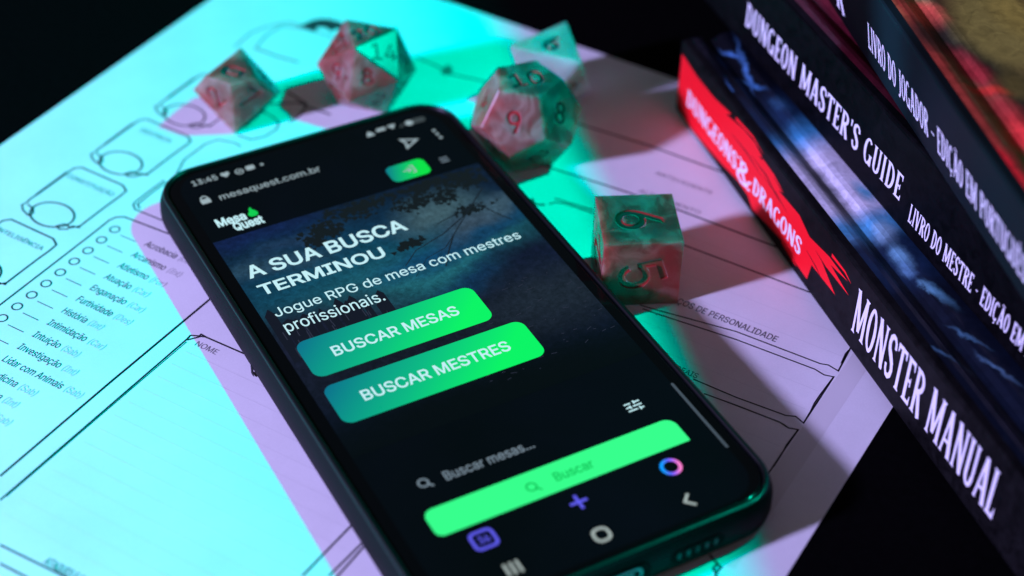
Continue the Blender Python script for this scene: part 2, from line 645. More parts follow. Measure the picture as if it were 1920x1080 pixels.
def serif_glyph(ch):
    if ch == 'M':
        return .74, _stem(.05, w=.1) + _rib([(.12, 1), (.37, .12)], .15) + _rib([(.62, 1), (.37, .12)], .1) + _stem(.56, w=ST)
    if ch == 'N':
        return .58, _stem(.05, w=.1, top=True) + _rib([(.1, 1), (.48, 0.02)], .16) + _stem(.43, w=.1, bot=False)
    if ch == 'O':
        return .5, _bowl(.25, .5, .25, .51, 0, 360, n=28)
    if ch == 'D':
        return .52, _stem(.05) + _bowl(.2, .5, .31, .5, -90, 90) + _arm(.1, .22, 0) + _arm(.1, .22, .91)
    if ch == 'U':
        return .52, _stem(.04, .26, 1, bot=False) + _stem(.36, .26, 1, w=.11, bot=False) + _bowl(.255, .27, .215, .28, 180, 360)
    if ch == 'G':
        return .54, _bowl(.27, .5, .27, .51, 48, 330, n=24) + _stem(.385, .0, .42, bot=False)
    if ch == 'C':
        return .5, _bowl(.27, .5, .27, .51, 48, 315, n=24)
    if ch == 'S':
        return .46, _s(.46)
    if ch == 'T':
        return .5, _stem(.172, top=False) + _arm(0.0, .5, .905) + [[(0, .8), (.05, .8), (.09, .93), (0, .93)], [(.5, .8), (.45, .8), (.41, .93), (.5, .93)]]
    if ch == 'E':
        return .44, _stem(.05) + _arm(.1, .42, 0, up=.17) + _arm(.1, .42, .91, up=-.17) + _arm(.1, .33, .46, h=.08) + [[(.27, .39), (.33, .39), (.33, .6), (.3, .6)]]
    if ch == 'L':
        return .42, _stem(.05) + _arm(.1, .4, 0, up=.2)
    if ch == 'I':
        return .26, _stem(.055)
    if ch == 'R':
        return .52, _stem(.05) + _bowl(.22, .745, .27, .255, -90, 90) + _arm(.1, .24, .49) + _arm(.1, .24, .91) + _rib([(.25, .52), (.46, 0.0)], .16)
    if ch == 'P':
        return .48, _stem(.05) + _bowl(.22, .73, .26, .27, -90, 90) + _arm(.1, .24, .46) + _arm(.1, .24, .91)
    if ch == 'A':
        return .56, _rib([(.27, 1), (.07, 0)], .09) + _rib([(.28, 1), (.48, 0)], .165) + _arm(.15, .4, .27, h=.08) + [[(0, 0), (.15, 0), (.13, .05), (.03, .05)], [(.37, 0), (.58, 0), (.54, .05), (.41, .05)]]
    if ch == 'V':
        return .54, _rib([(.08, 1), (.27, 0)], .165) + _rib([(.47, 1), (.28, 0)], .09) + [[(0, .95), (.16, .95), (.19, 1), (-.03, 1)], [(.41, .95), (.52, .95), (.56, 1), (.38, 1)]]
    if ch == 'J':
        return .36, _stem(.15, .15, 1, bot=False) + _rib([(.23, .2), (.21, .05), (.13, -.05), (.0, -.06)], [.15, .14, .11, .09])
    if ch == 'Y':
        return .52, _stem(.18, 0, .5, top=False) + _rib([(.07, 1), (.26, .45)], .15) + _rib([(.45, 1), (.26, .45)], .09)
    if ch == 'H':
        return .56, _stem(.05) + _stem(.36) + _arm(.1, .45, .46)
    if ch == 'B':
        return .5, _stem(.05) + _bowl(.22, .74, .25, .26, -90, 90) + _bowl(.22, .26, .28, .27, -90, 90) + _arm(.1, .24, .48) + _arm(.1, .24, .91) + _arm(.1, .24, 0)
    if ch == 'K':
        return .54, _stem(.05) + _rib([(.46, 1), (.18, .45)], .1) + _rib([(.24, .56), (.47, 0)], .16)
    if ch == '\u00c7':
        w, q = serif_glyph('C')
        return w, q + _rib([(.28, .02), (.32, -.1), (.22, -.17)], .06)
    if ch == '\u00c3':
        w, q = serif_glyph('A')
        return w, q + _rib([(.14, 1.08), (.22, 1.15), (.34, 1.08), (.43, 1.15)], .055)
    if ch == '\u00ca':
        w, q = serif_glyph('E')
        return w, q + _rib([(.12, 1.06), (.24, 1.19), (.36, 1.06)], .055)
    if ch == "'":
        return .18, [[(.05, .98), (.16, .98), (.13, .72), (.07, .72)]]
    if ch == '-':
        return .3, _arm(.05, .25, .4, h=.07)
    if ch == '\u2013':
        return .42, _arm(.03, .39, .4, h=.06)
    if ch == '&':
        return .72, _rib([(.70, .16), (.60, .06), (.46, .12), (.30, .40), (.16, .70), (.18, .90), (.32, .97), (.42, .86), (.38, .70), (.18, .50), (.05, .32),
                          (.06, .12), (.22, .0), (.42, .06), (.56, .26), (.60, .46)], [.05, .08, .12, .14, .13, .11, .1, .11, .12, .14, .14, .13, .13, .12, .1, .05]) + \
            _rib([(.60, .46), (.72, .54), (.66, .40)], .05) + _rib([(.18, .92), (.06, 1.0), (.0, .92)], [.08, .06, .02])
    return .28, []


def serif(name, frame, body, a0, a1, base, cap, mat, parent, off=0.05, gap=0.06, big=None):
    """condensed serif lettering from a0 to a1"""
    x = 0.0
    items = []
    for ch in body:
        if ch == ' ':
            x += 0.30
            continue
        w, q = serif_glyph(ch)
        k = big if (big and ch == '&') else 1.0
        dy = -(k - 1) * 0.5
        items.append([[(x + px_ * k, py * k + dy) for px_, py in poly] for poly in q])
        x += w * k + gap
    sx = (a1 - a0) / (x - gap)
    vs_, fs_ = [], []
    for it in items:
        for i, poly in enumerate(it):
            b0 = len(vs_)
            vs_ += [frame.w(a0 + px_ * sx, base + py * cap, off + 0.003 * (i % 9)) for px_, py in poly]
            fs_.append(tuple(range(b0, b0 + len(poly))))
    return make(name, vs_, fs_, mat, parent)


def serif_px(name, frame, body, p0, p1, pb, top, mat, parent, **kw):
    a0, a1 = frame.px(*p0)[0], frame.px(*p1)[0]
    bb = frame.px(*pb)[1]
    cap = top if isinstance(top, (int, float)) else frame.px(*top)[1] - bb
    return serif(name, frame, body, a0, a1, bb, cap, mat, parent, **kw)


# ================================================================== table
g = 6
tv, tf = [], []
for i in range(g + 1):
    for j in range(g + 1):
        tv.append((-1400 + 3000 * i / g, -1500 + 3000 * j / g, -0.16))
for i in range(g):
    for j in range(g):
        a = i * (g + 1) + j
        tf.append((a, a + g + 1, a + g + 2, a + 1))
tag(make("table_surface", tv, tf, M['table']), kind='structure')

# ================================================================== character sheet
SHEET = Frame((0, 0, 0), (1, 0, 0), (0, 1, 0))
sheet = tag(empty("character_sheet", (0, 0, -0.12)),
            "white printed role-playing character sheet lying flat on the black table under phone and dice", "paper sheet")
nx, ny = 42, 60
pv, pf = [], []
for zz in (0.0, -0.11):
    for i in range(nx + 1):
        for j in range(ny + 1):
            pv.append((210 * i / nx, -297 * j / ny, zz))
K = (nx + 1) * (ny + 1)
for i in range(nx):
    for j in range(ny):
        a = i * (ny + 1) + j
        pf.append((a, a + 1, a + ny + 2, a + ny + 1))
        pf.append((K + a, K + a + ny + 1, K + a + ny + 2, K + a + 1))
rim = [i * (ny + 1) for i in range(nx + 1)] + [nx * (ny + 1) + j for j in range(1, ny + 1)] + \
      [i * (ny + 1) + ny for i in range(nx - 1, -1, -1)] + [j for j in range(ny - 1, 0, -1)]
for k in range(len(rim)):
    a, b_ = rim[k], rim[(k + 1) % len(rim)]
    pf.append((a, b_, K + b_, K + a))
finish(make("paper", pv, pf, M['paper'], sheet))


def S(*pts):
    return [tuple(SHEET.px(x, y)) for x, y in pts]


def frame_print(paths, mat='ink', w=0.42):
    out = []
    for pth in paths:
        pts, wd = (pth if isinstance(pth, tuple) and isinstance(pth[1], (int, float)) else (pth, w))
        out.append((pts, wd, False))
    return strokes("printed_frame", SHEET, out, M[mat], sheet, 0.03)


# ability boxes: one outline, repeated down the left column
BOX = S((50, 380), (57, 373), (75, 361), (128, 323), (138, 316), (153, 314), (230, 347.5), (236.7, 358), (225, 368), (200, 386), (167, 411), (150, 424), (133, 427), (120, 420))
ORN = S((50, 380), (41, 384), (43, 394), (53, 404), (62, 400), (62, 391), (52, 383))
ORN2 = S((120, 420), (106, 424), (111, 430), (126, 430), (136, 424), (148, 427), (151, 423))
EL = ell(28.07, -123.9, 5.4, 4.05, 0)
PITCH = 22.95
names = ["FOR\u00c7A", "DESTREZA", "CONSTITUI\u00c7\u00c3O", "INTELIG\u00caNCIA", "SABEDORIA", "CARISMA"]
for k, nm in enumerate(names):
    dy = (2 - k) * PITCH
    mv = lambda pts: [(x, y + dy) for x, y in pts]
    strokes("printed_frame", SHEET, [(mv(BOX), 0.46, False), (mv(ORN), 0.4, False), (mv(ORN2), 0.4, False), (mv(EL), 0.46, True),
                                     (mv([(BOX[3][0] - .2, BOX[3][1]), (BOX[2][0] - .1, BOX[2][1] - 1)]), 0.7, False)], M['ink'], sheet)
    a0, b0 = S((131.7, 326))[0]
    a1 = S((218, 361.7))[0][0]
    half = (a1 - a0) / 2 * min(1, len(nm) / 12)
    sans("printed_text", SHEET, nm, (a0 + a1) / 2 - half, (a0 + a1) / 2 + half, b0 + dy - 1.4, 1.25, M['ink_text'], sheet, 0.004)

# skills block
TOPY = -115.8
sk = [(38.4, -260), (39.6, -160)] + S((0, 571.7), (103, 492.5), (180, 433), (205, 413), (217, 407.5), (233, 406.7), (320, 440))
sk += [(73.5, TOPY), (75.4, TOPY - 1.6), (75.4, TOPY - 2.5)]
frame_print([sk])
frame_print([S((0, 893), (203, 720), (396.6, 558.4)) + [(75.2, -118)]], w=0.5)
skills = ["Acrobacia|(Des)", "Arcanismo|(Int)", "Atletismo|(For)", "Atua\u00e7\u00e3o|(Car)", "Engana\u00e7\u00e3o|(Car)", "Furtividade|(Des)", "Hist\u00f3ria|(Int)",
          "Intimida\u00e7\u00e3o|(Car)", "Intui\u00e7\u00e3o|(Sab)", "Investiga\u00e7\u00e3o|(Int)", "Lidar com Animais|(Sab)", "Medicina|(Sab)", "Natureza|(Int)",
          "Percep\u00e7\u00e3o|(Sab)", "Persuas\u00e3o|(Car)", "Prestidigita\u00e7\u00e3o|(Des)", "Religi\u00e3o|(Int)", "Sobreviv\u00eancia|(Sab)"]
for k, s_ in enumerate(skills):
    y = -120.5 - 4.375 * k
    strokes("printed_circle", SHEET, [(ell(43.2, y, 1.08, 1.08, 0, 22), 0.32, True)], M['ink'], sheet)
    strokes("printed_line", SHEET, [([(45.6, y - 0.9), (49.9, y - 0.9)], 0.22, False)], M['ink_text'], sheet)
    a, b_ = s_.split('|')
    wa = glyph_mesh(a, 0.003)[0]
    la = (wa[:, 0].max() - wa[:, 0].min()) * 2.62
    sans("printed_text", SHEET, a, 52.1, 52.1 + la, y - 0.95, 1.85, M['ink_text'], sheet, 0.003, slant=0.04)
    wb = glyph_mesh(b_)[0]
    lb = (wb[:, 0].max() - wb[:, 0].min()) * 2.5
    sans("printed_text", SHEET, b_, 52.1 + la + 0.9, 52.1 + la + 0.9 + lb, y - 0.95, 1.75, M['ink_pale'], sheet, 0.0, slant=0.1)

# boxes of the second column, beside and under the phone
frame_print([S((308, 338), (275, 362), (252, 380), (250, 385), (253, 392.5), (312, 416.5)) + [(73.5, -110.5)], S((312, 341), (280, 365), (258, 383), (262, 391))], w=0.36)
frame_print([S((318, 352), (345, 300), (385, 270), (410, 262), (440, 268), (452, 275))], w=0.36)
frame_print([S((445, 253), (470, 262), (497, 256), (518, 243), (523, 230), (512, 219), (488, 207))], w=0.4)
frame_print([S((500, 196), (560, 192), (575, 200), (620, 215)), S((575, 200), (560, 218), (543, 228)), S((538, 172), (576, 196))], w=0.6)
frame_print([S((0, 938), (253, 720), (350.7, 635.8), (357, 629), (374, 630), (377, 627), (387.4, 632.8), (464.8, 666.4)) + [(140, -137.7)],
             S((351, 637.5), (377, 631), (386, 632)), (S((12, 931), (255, 722), (350, 641)), 0.16)], w=0.4)
sans_px("printed_text", SHEET, "NOME", (371, 641), (409, 660), (372, 651), 1.5, M['ink_mid'], sheet)
for k in range(13):
    y = -143.2 - 4.35 * k
    strokes("printed_rule", SHEET, [([(81.5, y), (140, y)], 0.16, False)], M['ink_rule'], sheet)
frame_print([S((0, 1021.7), (112.5, 1077)) + [(140, -201.2)]], w=0.4)
frame_print([S((0, 1056.7), (45, 1080)) + [(140, -204.6)]], w=0.4)
sans_px("printed_text", SHEET, "ATAQUES E CONJURA\u00c7\u00c3O", (81, 1055), (230, 1118), (90, 1062), 1.7, M['ink_text'], sheet, 0.008)
frame_print([S((567, 1080), (659, 985)), S((617, 1080), (680, 1017))], w=0.42)
frame_print([[(142.0, -137.0), (142.0, -205)]], w=0.42)

# emblem and name banner at the head of the sheet
frame_print([S((440, 88), (470, 62), (500, 50), (545, 42), (562, 48)), S((482, 86), (500, 66), (530, 48), (560, 52), (600, 62), (650, 80))], 'ink_mid', 0.5)
frame_print([S((478, 90), (520, 106), (560, 117)), S((482, 88), (478, 92))], 'ink_mid', 0.7)
polys("printed_emblem", SHEET, [S((558, 50), (570, 45), (585, 38), (602, 35), (620, 36), (640, 42), (655, 52), (648, 60), (630, 54), (622, 60), (610, 52), (596, 51), (592, 60), (580, 56), (570, 52))], M['ink_logo'], sheet)
polys("printed_emblem", SHEET, [S((830, 128), (840, 120), (850, 128), (846, 140), (834, 142), (826, 136))], M['ink_mid'], sheet)
frame_print([S((780, 108), (815, 122), (850, 140), (905, 152), (960, 180))], 'ink', 0.5)
frame_print([S((1060, 224), (1083, 231.7), (1216.7, 273), (1313, 308)) + [(190, -28.9)]], w=0.5)
frame_print([S((1015, 309), (1033, 315), (1175, 360)) + [(140, -47.6)] + S((1270, 393), (1413, 447)) + [(196, -47.4)]], w=0.5)
frame_print([S((1030, 383), (1042, 379), (1060, 382), (1113, 400)) + [(146, -57.8)] + S((1283, 460), (1510, 545)) + [(196, -57.8)], S((1040, 372), (1113, 394))], w=0.42)
frame_print([S((997, 372), (1000, 380), (1008, 384), (1022, 384))], w=0.6)
sans_px("printed_text", SHEET, "ANTECEDENTE", (1231, 322), (1338, 360), (1232, 328), 1.25, M['ink_mid'], sheet, 0.004)
sans_px("printed_text", SHEET, "ALINHAMENTO", (1199, 356), (1316, 396), (1262, 384), 1.25, M['ink_mid'], sheet, 0.004)
sans_px("printed_text", SHEET, "TRA\u00c7OS DE PERSONALIDADE", (1236, 559), (1457, 637), (1452, 641), (1455, 630), M['ink_text'], sheet, 0.004)
sans_px("printed_text", SHEET, "IDEAIS", (1262, 686), (1309, 705), (1306, 710), 1.45, M['ink_text'], sheet, 0.004)

# right-hand boxes with their notched corners
p1 = S((1200, 572), (1227, 580), (1380, 621.7), (1538, 682), (1553, 684.5), (1571.7, 695.7), (1591.7, 658), (1608, 627)) + [(197.2, -50)]
p2 = S((1205, 579), (1230, 588), (1380, 636.7), (1528, 692.5), (1545, 703), (1563, 706.7), (1535, 750), (1506.7, 793.3), (1492, 781), (1473, 779), (1380, 745), (1300, 711))
p3 = S((1320, 738), (1380, 760), (1463, 792), (1478, 802.5), (1496.7, 805.7), (1472, 841), (1448, 877)) + [(196.8, -128)]
frame_print([p1], w=0.34)
frame_print([p2], w=0.34)
frame_print([p3], w=0.34)
frame_print([S((1563, 706.7), (1537, 741), (1527, 756), (1520, 771), (1507, 793)), S((1496.7, 805.7), (1475, 834), (1466, 851), (1450, 876))], w=0.3)
frame_print([S((1592, 657), (1586, 664), (1578, 682))], w=0.5)
frame_print([S((1331, 1040), (1338, 1050), (1352, 1063), (1344, 1072), (1341, 1084)), S((1345, 1058), (1337, 1066), (1342, 1074))], w=0.5)
polys("printed_tint", SHEET, [[(197.1, -48), (201.4, -48), (201.4, -136), (197.1, -136)]], M['ink_tint'], sheet, 0.015)
for k in range(11):
    y = -54.5 - 6.1 * k
    strokes("printed_rule", SHEET, [([(150, y), (195.5, y)], 0.18, False)], M['ink_rule'], sheet)

# ================================================================== smartphone
PC = U * -36.2 + V * -166.7
phone = tag(empty("smartphone", PC, U, V),
            "black smartphone with a lit web page, lying on the printed sheet", "phone")
PW, PH, PR = 73.0, 143.6, 10.0
ZG = 8.62
SC = Frame(PC + Z * ZG, U, V)


def loft(name, profile, mat, parent, cap_bottom=True, cap_top=False, n=10):
    vs_, fs_ = [], []
    for ins, z in profile:
        for x, y in round_rect(PW - 2 * ins, PH - 2 * ins, max(PR - ins, 0.5), n):
            vs_.append(PC + U * x + V * y + Z * z)
    k = 4 * (n + 1)
    for i in range(len(profile) - 1):
        for j in range(k):
            fs_.append((i * k + j, i * k + (j + 1) % k, (i + 1) * k + (j + 1) % k, (i + 1) * k + j))
    if cap_bottom:
        fs_.append(tuple(range(k - 1, -1, -1)))
    if cap_top:
        fs_.append(tuple(range((len(profile) - 1) * k, len(profile) * k)))
    return make(name, vs_, fs_, mat, parent, smooth=True)


loft("case", [(2.2, 0.02), (1.0, 0.45), (0.35, 1.3), (0.05, 2.6), (0.0, 4.2), (0.12, 6.0), (0.5, 7.4), (0.95, 8.35)], M['case'], phone)
loft("case_lip", [(0.95, 8.35), (1.05, 8.75), (1.3, 9.0), (1.65, 9.08), (1.95, 9.0), (2.15, 8.75), (2.2, 8.3)], M['lip'], phone, cap_bottom=False)
loft("glass", [(2.22, 7.9), (2.3, 8.45), (2.75, ZG), (3.0, ZG)], M['glass'], phone, cap_bottom=False, cap_top=True)

# openings in the case's lower side: charging port, speaker slots, microphone
BOT = Frame(PC - V * (PH / 2) + Z * 4.3, U, Z)
polys("charging_port", BOT, [[(x - 1.0, y) for x, y in round_rect(13.5, 4.6, 2.2)]], M['hole'], phone, 0.03)
strokes("port_rim", BOT, [([(x - 1.0, y) for x, y in round_rect(9.4, 2.9, 1.4)], 0.45, True)], M['port'], phone, 0.08)
polys("port_tongue", BOT, [[(x - 1.0, y) for x, y in round_rect(6.4, 0.8, 0.3)]], M['port'], phone, 0.06)
polys("speaker_recess", BOT, [[(x + 15.5, y) for x, y in round_rect(11.5, 3.4, 1.6)]], M['hole'], phone, 0.03)
for k in range(5):
    polys("speaker_slot", BOT, [[(x + 11.6 + 1.95 * k, y) for x, y in round_rect(0.75, 1.7, 0.35)]], M['lip'], phone, 0.06)
polys("headphone_hole", BOT, [[(x - 17.5, y) for x, y in ell(0, 0, 1.9, 1.9)]], M['hole'], phone, 0.03)
for yy, hh in ((26.0, 17.0), (2.0, 9.0)):       # side keys
    for sgn in (1,):
        kv = []
        for dx in (0.0, 0.45):
            kv += [PC + U * (sgn * (PW / 2 - 0.1 + dx)) + V * (yy + y) + Z * (4.6 + x) for x, y in round_rect(2.2, hh, 1.0, 4)]
        kk = len(kv) // 2
        kf = [(i, (i + 1) % kk, kk + (i + 1) % kk, kk + i) for i in range(kk)] + [tuple(range(kk, 2 * kk))]
        make("side_key", kv, kf, M['case'], phone)
notch = PC - U * (PW / 2 - 0.06) + V * 11.0
make("case_notch", [notch + V * y - U * x + Z * z for x, y, z in ((0, .8, .2), (.12, .4, .2), (.12, -.4, .2), (0, -.8, .2), (0, .8, 2.6), (.1, .4, 2.4), (.1, -.4, 2.4), (0, -.8, 2.6))],
     [(0, 1, 5, 4), (1, 2, 6, 5), (2, 3, 7, 6), (4, 5, 6, 7), (3, 2, 1, 0)], M['case'], phone)

# ---- the lit page
mt, nt, b = new_mat("screen_backdrop")
oc = objcoord(nt)
n1 = noise(nt, oc, 0.03, 3)
r = ramp(nt, n1.outputs[0], [(0.3, srgb(2, 2, 5)), (0.75, srgb(5, 5, 17))])
nt.links.new(r.outputs[0], b.inputs["Emission Color"])
b.inputs["Emission Strength"].default_value = 0.9
b.inputs["Base Color"].default_value = (0.002, 0.002, 0.002, 1)
b.inputs["Roughness"].default_value = 0.13
b.inputs["Specular IOR Level"].default_value = 0.07
M['backdrop'] = mt
polys("screen", SC, [round_rect(63.2, 136.4, 6.5)], M['backdrop'], phone, 0.02)

mt, nt, b = new_mat("screen_landscape")
blobs = [
    (0, 39, 50, 8, 0, srgb(10, 24, 44), .8),
    (-22, 41, 13, 3.2, 0, srgb(12, 24, 66), .7),
    (-10, 26, 34, 11, 0, srgb(9, 46, 72), .8),
    (-6, 20, 30, 8, 6, srgb(14, 66, 86), .9),
    (4, 14, 28, 6.5, 6, srgb(26, 88, 100), .9),
    (14, 21, 18, 3.5, 14, srgb(10, 58, 92), .8),
    (-24, 31, 11, 2.4, -8, srgb(34, 62, 82), .9),
    (-16, 36, 9, 1.6, 6, srgb(24, 48, 76), .9),
    (15, 32, 9, 5, 10, srgb(56, 82, 92), .8),
    (22, 26, 9, 3.4, 18, srgb(48, 66, 82), .9),
    (28, 29, 6, 2.6, 0, srgb(52, 76, 92), .9),
    (22, 20, 9, 2.0, 20, srgb(14, 54, 84), .9),
    (12, 8, 10, 3.4, 20, srgb(12, 46, 76), .8),
    (28, 8, 16, 7, 20, srgb(12, 18, 40), .7),
    (-23, 6, 17, 10, 0, srgb(20, 23, 42), .6),
    (-2, -7, 40, 9, 0, srgb(16, 19, 32), .7),
    (25, -4, 15, 8, 0, srgb(24, 32, 44), .8),
    (0, -24, 50, 9, 0, srgb(3, 4, 8), .8)]
cc, oc = painted(nt, srgb(10, 18, 40), blobs, 5.0, 0.10, 2.0)
nz = noise(nt, oc, 0.75, 6, 0.7, 0.4)
rr = ramp(nt, nz.outputs[0], [(0.3, (0.45, 0.45, 0.45)), (0.5, (0.9, 0.9, 0.9)), (0.72, (1.5, 1.5, 1.5))])
cc = mix(nt, 0.8, cc, rr.outputs[0], 'MULTIPLY')
# fade towards the lower end, as the page's own overlay does
sp = nt.nodes.new("ShaderNodeSeparateXYZ")
nt.links.new(oc, sp.inputs[0])
fd = nt.nodes.new("ShaderNodeMapRange")
fd.inputs["From Min"].default_value = -27
fd.inputs["From Max"].default_value = -16
nt.links.new(sp.outputs[1], fd.inputs["Value"])
cc = mix(nt, fd.outputs[0], srgb(2, 3, 6), cc)
nt.links.new(cc, b.inputs["Emission Color"])
b.inputs["Emission Strength"].default_value = 1.25
b.inputs["Base Color"].default_value = (0.002, 0.002, 0.002, 1)
b.inputs["Roughness"].default_value = 0.13
b.inputs["Specular IOR Level"].default_value = 0.12
polys("screen_picture", SC, [[(-31.5, -27), (31.5, -27), (31.5, 43.7), (-31.5, 43.7)]], mt, phone, 0.05)


def SP(*pts):
    return [tuple(SC.px(x, y)) for x, y in pts]


# silhouettes in the picture: leaves, branches, castle, hills
M['p_leaf'] = screen("picture_leaves", (13, 21, 26))
M['p_branch'] = screen("picture_branches", (20, 30, 40))
M['p_castle'] = screen("picture_castle", (15, 18, 33))
M['p_castle2'] = screen("picture_castle_light", (42, 46, 64))
M['p_rock'] = screen("picture_rock_light", (58, 66, 78))
rng = random.Random(7)
leaf = []
for cx, cy, sx, sy, n in ((16, 41.5, 11, 2.2, 50), (0, 40.5, 7, 2.6, 40), (-9, 37, 4, 3, 30), (26, 39, 5, 3.5, 40), (22, 29.5, 4, 1.5, 16), (12, 37, 4, 3, 24), (6, 24.5, 3, 1.4, 18), (19, 36, 4, 3, 20), (-12, 34, 2, 2, 12)):
    for _ in range(n * 3):
        x, y = rng.gauss(cx, sx * .55), min(43.3, rng.gauss(cy, sy * .5))
        if abs(x) > 30.5:
            continue
        a = rng.uniform(0, math.pi)
        l, w = rng.uniform(.35, .95), rng.uniform(.4, .8)
        leaf.append([(x + l * math.cos(a + t) * (1 if k % 2 == 0 else w), min(43.4, y + l * math.sin(a + t) * (1 if k % 2 == 0 else w))) for k, t in enumerate((0, .9, 1.9, 3.1, 4.0, 5.1))])
polys("picture_leaves", SC, leaf, M['p_leaf'], phone, 0.065, 0.00004)
br = []
for p in (((905, 352), (880, 392), (850, 442), (835, 465), (800, 485), (780, 520)), ((870, 405), (830, 440), (780, 470), (760, 500)), ((890, 380), (930, 400), (960, 412)), ((850, 442), (842, 470), (836, 500)), ((880, 392), (860, 400), (820, 420))):
    br.append((SP(*p), [.36, .3, .24, .18, .14, .1][:len(p)], False))
strokes("picture_branches", SC, br, M['p_branch'], phone, 0.097)
tw = []
for k in range(13):
    x = -29.5 + 1.85 * k + rng.uniform(-.4, .4)
    top = 15 - 0.35 * k + rng.uniform(-3.0, 2.5)
    w = rng.uniform(.6, 1.1)
    tw.append([(x - w, 1.5), (x + w, 1.5), (x + w, top), (x + w * .2, top + rng.uniform(.6, 2.2)), (x - w, top)])
polys("picture_castle", SC, tw, M['p_castle'], phone, 0.07, 0.0004)
tw = []
for k in range(24):
    x, y = rng.uniform(-30, -8), rng.uniform(2, 9)
    tw.append([(x, y), (x + .22, y), (x + .22, y + rng.uniform(1, 3.2)), (x, y + rng.uniform(1, 2.6))])
for k in range(70):
    x, y = rng.uniform(-2, 30.5), rng.uniform(-22, 4)
    a = rng.uniform(-.3, .5)
    l = rng.uniform(.3, 1.5)
    tw.append([(x, y), (x + l * math.cos(a), y + l * math.sin(a)), (x + l * math.cos(a), y + l * math.sin(a) + .14), (x, y + .14)])
polys("picture_highlights", SC, tw, M['p_castle2'], phone, 0.085, 0.0001)

# words on the page
WT = M['s_white']


def ui(s_, p0, p1, pb, top, mat=WT, bold=0.0):
    return sans_px("screen_text", SC, s_, p0, p1, pb, top, mat, phone, bold, 0.13)


ui("13:45", (360, 346), (409, 335.6), (362.7, 350), 1.75, M['s_soft'], 0.01)
ui("mesaquest.com.br", (412, 372), (600, 317), (416.7, 375.5), 2.05, M['s_soft'], 0.004)
ui("A SUA BUSCA", (467.5, 521.7), (765.8, 430), (620, 475.8), (606.7, 456.7), WT, 0.02)
ui("TERMINOU", (479, 536), (723, 476.7), (522.5, 545), (511.7, 528), WT, 0.02)
ui("Jogue RPG de mesa com mestres", (515, 590), (979, 447), (616, 564), (608, 549), WT, 0.004)
ui("profissionais.", (531.7, 613), (723, 562), (556.7, 618), 3.2, WT, 0.004)
ui("Buscar mesas...", (828, 887), (1002, 837), (837.5, 901.7), 2.2, M['s_grey'], 0.008)
ui("Mesa", (400, 412.4), (464, 410), (409.5, 427), 2.6, WT, 0.03)
ui("Quest", (433.7, 420.7), (497, 416), (458.5, 428.6), 2.6, WT, 0.03)


def button(pl, pr, y0, y1, rad, mat):
    x0, x1 = SC.px(*pl)[0], SC.px(*pr)[0]
    o = polys("button", SC, [[((x0 + x1) / 2 + x, (y0 + y1) / 2 + y) for x, y in round_rect(x1 - x0, y1 - y0, rad)]], mat, phone, 0.12)
    return o


gA, gB, gC = srgb(0, 112, 140), srgb(0, 186, 130), srgb(0, 244, 100)
b1 = button((558.3, 658.3), (925, 591.7), -4.6, 6.7, 2.2, gradient_mat("button_gradient", -29, 16, -4.6, 6.7, gA, gB, gC))
sans_px("button_text", SC, "BUSCAR MESAS", (618.3, 653), (861.7, 586.7), (627.5, 669), (618, 652.5), WT, b1, 0.014, 0.15)
b2 = button((613.3, 746.7), (1023, 658), -18.7, -7.3, 2.2, gradient_mat("button_gradient_second", -29, 17.5, -18.7, -7.3, gA, gB, gC))
sans_px("button_text", SC, "BUSCAR MESTRES", (673, 735), (958, 653), (684, 752.5), (674, 735), WT, b2, 0.014, 0.15)
b3 = button((795, 970), (1291, 821.7), -51.7, -44.9, (2.3, 2.0, 1.6, 0.3), M['s_bar'])
sans_px("button_text", SC, "Buscar", (1036.7, 893), (1111.7, 870), (1043, 904), 2.1, M['s_greendark'], b3, 0.012, 0.15)
c4 = SC.px(765.5, 320)
b4 = polys("button", SC, [[(c4[0] + x, c4[1] + y) for x, y in round_rect(9.4, 6.0, 1.6)]],
           gradient_mat("button_gradient_small", c4[0] - 4.7, c4[0] + 4.7, c4[1] - 3, c4[1] + 3, gA, srgb(0, 190, 110), srgb(0, 226, 70)), phone, 0.12)
strokes("button_icon", SC, [([(c4[0] - 1.2, c4[1]), (c4[0] + .6, c4[1])], .35, False), ([(c4[0] - .2, c4[1] + .8), (c4[0] + .7, c4[1]), (c4[0] - .2, c4[1] - .8)], .35, False),
                            ([(c4[0] + .6, c4[1] + 1.2), (c4[0] + 1.4, c4[1] + 1.2), (c4[0] + 1.4, c4[1] - 1.2), (c4[0] + .6, c4[1] - 1.2)], .35, False)], M['s_soft'], b4, 0.15)


def icon(paths, mat, closed=False):
    return strokes("icon", SC, [(p, w, c) for p, w, c in paths], mat, phone, 0.13)


def at(p, pts, k=1.0):
    c = SC.px(*p)
    return [(c[0] + x * k, c[1] + y * k) for x, y in pts]


